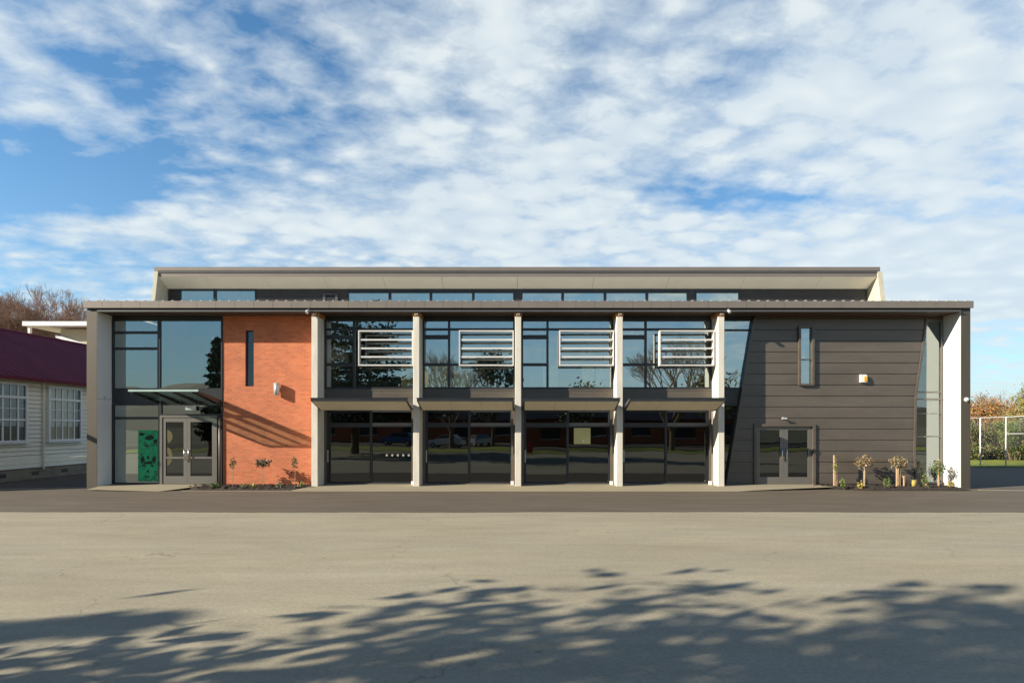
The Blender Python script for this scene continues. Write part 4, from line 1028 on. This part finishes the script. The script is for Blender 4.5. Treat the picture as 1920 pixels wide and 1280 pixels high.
def noise(scale, detail, rough, off=(0, 0, 0), st=(1, 1, 1), dist=0.0, rot=0):
    mp = nd(nt, 'ShaderNodeMapping'); mp.inputs['Location'].default_value = off; mp.inputs['Scale'].default_value = st; mp.inputs['Rotation'].default_value = (0, 0, rot)
    nt.links.new(cv.outputs[0], mp.inputs[0])
    n = nd(nt, 'ShaderNodeTexNoise'); n.inputs['Scale'].default_value = scale; n.inputs['Detail'].default_value = detail; n.inputs['Roughness'].default_value = rough; n.inputs['Distortion'].default_value = dist
    nt.links.new(mp.outputs[0], n.inputs['Vector']); return n.outputs[0]
def blob(px, py, ru, rv, amt):
    cu, c_v = uv(px, py)
    a = math_('DIVIDE', math_('SUBTRACT', u, cu), ru); c = math_('DIVIDE', math_('SUBTRACT', v, c_v), rv)
    r2 = math_('ADD', math_('MULTIPLY', a, a), math_('MULTIPLY', c, c))
    return math_('MULTIPLY', math_('EXPONENT', math_('MULTIPLY', r2, -1.0)), amt)
big = noise(1.3, 3, .5, (3.1, 1.7, 0), (1, .8, 1), .2, .3)
lump = noise(3.2, 3, .5, (.3, .9, 0), (.8, 1.0, 1), .3, -.45)
small = noise(14, 5, .55, (4.3, 2.9, 0), (.75, 1.0, 1), .3, -.45)
fib = noise(26, 8, .68, (2, 5, 0), (.7, 1.0, 1), .8, -.3)
# rounded altocumulus cells
wn = nd(nt, 'ShaderNodeTexNoise'); wn.inputs['Scale'].default_value = 7; wn.inputs['Detail'].default_value = 3; nt.links.new(cv.outputs[0], wn.inputs['Vector'])
ws = nd(nt, 'ShaderNodeVectorMath', operation='MULTIPLY_ADD'); nt.links.new(wn.outputs['Color'], ws.inputs[0]); ws.inputs[1].default_value = (.16, .16, 0); nt.links.new(cv.outputs[0], ws.inputs[2])
wm = nd(nt, 'ShaderNodeMapping'); wm.inputs['Rotation'].default_value = (0, 0, -.35); wm.inputs['Scale'].default_value = (.72, 1.0, 1); nt.links.new(ws.outputs[0], wm.inputs[0])
vo = nd(nt, 'ShaderNodeTexVoronoi', feature='SMOOTH_F1'); vo.inputs['Scale'].default_value = 11.5; vo.inputs['Smoothness'].default_value = .55; nt.links.new(wm.outputs[0], vo.inputs['Vector'])
puff = math_('SUBTRACT', .72, vo.outputs['Distance'])
dens = math_('ADD', math_('ADD', math_('MULTIPLY', big, .35), math_('MULTIPLY', lump, .70)), math_('ADD', math_('MULTIPLY', small, .80), math_('ADD', math_('MULTIPLY', fib, .50), math_('MULTIPLY', puff, .62))))
for a in ((-20, 345, .36, .17, -.70), (210, 325, .22, .09, -.34), (40, 270, .2, .06, -.15), (-150, 420, .5, .3, -.3), (80, 490, .22, .10, -.20), (600, 130, .06, .16, -.26), (620, 230, .10, .10, -.20), (110, 90, .05, .10, -.25), (20, 95, .08, .10, .34), (330, 130, .3, .22, -.09), (700, 20, .06, .1, -.10), (880, 220, .05, .16, -.30),
          (1420, 372, .32, .10, -.62), (1250, 348, .2, .06, -.20), (1340, 130, .10, .12, -.34), (1460, 45, .08, .08, -.16), (1150, 110, .1, .14, -.26), (1650, 270, .2, .06, -.12),
          (780, 250, .34, .5, .20), (1050, 330, .5, .5, .20), (1560, 140, .6, .4, .42), (1750, 300, .4, .3, .24), (200, 425, .34, .10, .34), (500, 420, .5, .16, .30), (800, 420, .6, .2, .20), (1800, 520, .7, .5, .95), (1100, 470, 1.0, .3, .30), (50, 206, .09, .025, .42), (60, 478, .2, .03, .3)):
    dens = math_('ADD', dens, blob(*a))
dens = math_('ADD', dens, -.115)
mr = nd(nt, 'ShaderNodeMapRange', interpolation_type='LINEAR'); mr.inputs['From Min'].default_value = .88; mr.inputs['From Max'].default_value = 1.62
nt.links.new(dens, mr.inputs[0])
# clouds thin out into haze right at the horizon
shade = noise(3.4, 4, .55, (.35, .95, 0), (1, .8, 1), .3, .15)
cm = nd(nt, 'ShaderNodeMix'); cm.data_type = 'RGBA'
cm.inputs[6].default_value = (7.3, 8.4, 9.2, 1); cm.inputs[7].default_value = (9.2, 9.9, 10.0, 1)
sr = nd(nt, 'ShaderNodeMapRange'); sr.inputs['From Min'].default_value = .32; sr.inputs['From Max'].default_value = .68; nt.links.new(math_('ADD', math_('MULTIPLY', shade, .5), math_('ADD', math_('MULTIPLY', puff, .55), .08)), sr.inputs[0]); nt.links.new(sr.outputs[0], cm.inputs[0])
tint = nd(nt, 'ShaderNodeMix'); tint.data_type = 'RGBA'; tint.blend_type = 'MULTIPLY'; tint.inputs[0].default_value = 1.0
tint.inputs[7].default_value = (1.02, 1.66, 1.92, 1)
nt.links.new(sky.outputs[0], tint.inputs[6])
sk = nd(nt, 'ShaderNodeMix'); sk.data_type = 'RGBA'
fr_ = nd(nt, 'ShaderNodeMapRange', interpolation_type='SMOOTHSTEP'); fr_.inputs['From Min'].default_value = -.1; fr_.inputs['From Max'].default_value = .35; fr_.inputs['To Min'].default_value = .30; fr_.inputs['To Max'].default_value = .90
side = math_('MAXIMUM', sx.outputs[1], math_('MULTIPLY', sx.outputs[0], .85))
nt.links.new(side, fr_.inputs[0])
hi = nd(nt, 'ShaderNodeMapRange', interpolation_type='SMOOTHSTEP'); hi.inputs['From Min'].default_value = .62; hi.inputs['From Max'].default_value = .85; hi.inputs['To Min'].default_value = 1; hi.inputs['To Max'].default_value = .15
nt.links.new(sx.outputs[2], hi.inputs[0])
nt.links.new(math_('MULTIPLY', math_('MULTIPLY', mr.outputs[0], fr_.outputs[0]), hi.outputs[0]), sk.inputs[0]); nt.links.new(tint.outputs[2], sk.inputs[6]); nt.links.new(cm.outputs[2], sk.inputs[7])
hz_ = nd(nt, 'ShaderNodeMix'); hz_.data_type = 'RGBA'; hz_.inputs[7].default_value = (7.4, 8.3, 8.7, 1)
nt.links.new(math_('MULTIPLY', math_('EXPONENT', math_('DIVIDE', math_('MAXIMUM', sx.outputs[2], 0.0), -.13)), .9), hz_.inputs[0]); nt.links.new(sk.outputs[2], hz_.inputs[6])
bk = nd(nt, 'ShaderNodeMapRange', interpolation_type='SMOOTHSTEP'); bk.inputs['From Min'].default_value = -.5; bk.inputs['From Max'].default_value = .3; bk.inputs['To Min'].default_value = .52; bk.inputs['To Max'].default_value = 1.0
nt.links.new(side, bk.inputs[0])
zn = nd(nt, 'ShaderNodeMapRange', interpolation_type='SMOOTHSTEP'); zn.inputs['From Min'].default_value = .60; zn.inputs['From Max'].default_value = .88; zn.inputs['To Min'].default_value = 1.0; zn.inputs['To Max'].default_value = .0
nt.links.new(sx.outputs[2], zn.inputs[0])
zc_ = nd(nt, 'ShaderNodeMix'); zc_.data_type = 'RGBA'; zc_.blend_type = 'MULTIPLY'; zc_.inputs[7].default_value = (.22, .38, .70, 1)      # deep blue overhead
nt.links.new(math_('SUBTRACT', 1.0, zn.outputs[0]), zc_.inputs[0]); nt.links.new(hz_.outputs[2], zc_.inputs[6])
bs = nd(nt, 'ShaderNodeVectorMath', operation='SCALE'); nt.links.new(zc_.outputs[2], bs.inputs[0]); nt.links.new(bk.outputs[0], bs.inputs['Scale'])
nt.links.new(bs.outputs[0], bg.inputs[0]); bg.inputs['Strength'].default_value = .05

# ------------------------------------------------------------------ camera and render
cd = bpy.data.cameras.new('camera'); co = bpy.data.objects.new('camera', cd); COL.objects.link(co); sc.camera = co
co.location = (0, CY, EYE); co.rotation_euler = (R(90), 0, 0)
cd.sensor_width = 36; cd.lens = F / 1920 * 36; cd.shift_x = -(VX - 960) / 1920; cd.shift_y = (VY - 640) / 1920
cd.clip_start = .1; cd.clip_end = 9000
sc.view_settings.view_transform = 'Standard'; sc.view_settings.look = 'None'; sc.view_settings.gamma = 1; sc.view_settings.use_curve_mapping = False
sc.view_settings.exposure = 0.9
sc.cycles.use_denoising = True; sc.cycles.max_bounces = 8; sc.cycles.transparent_max_bounces = 12
sc.cycles.caustics_reflective = False; sc.cycles.caustics_refractive = False
sc.cycles.sample_clamp_indirect = 6
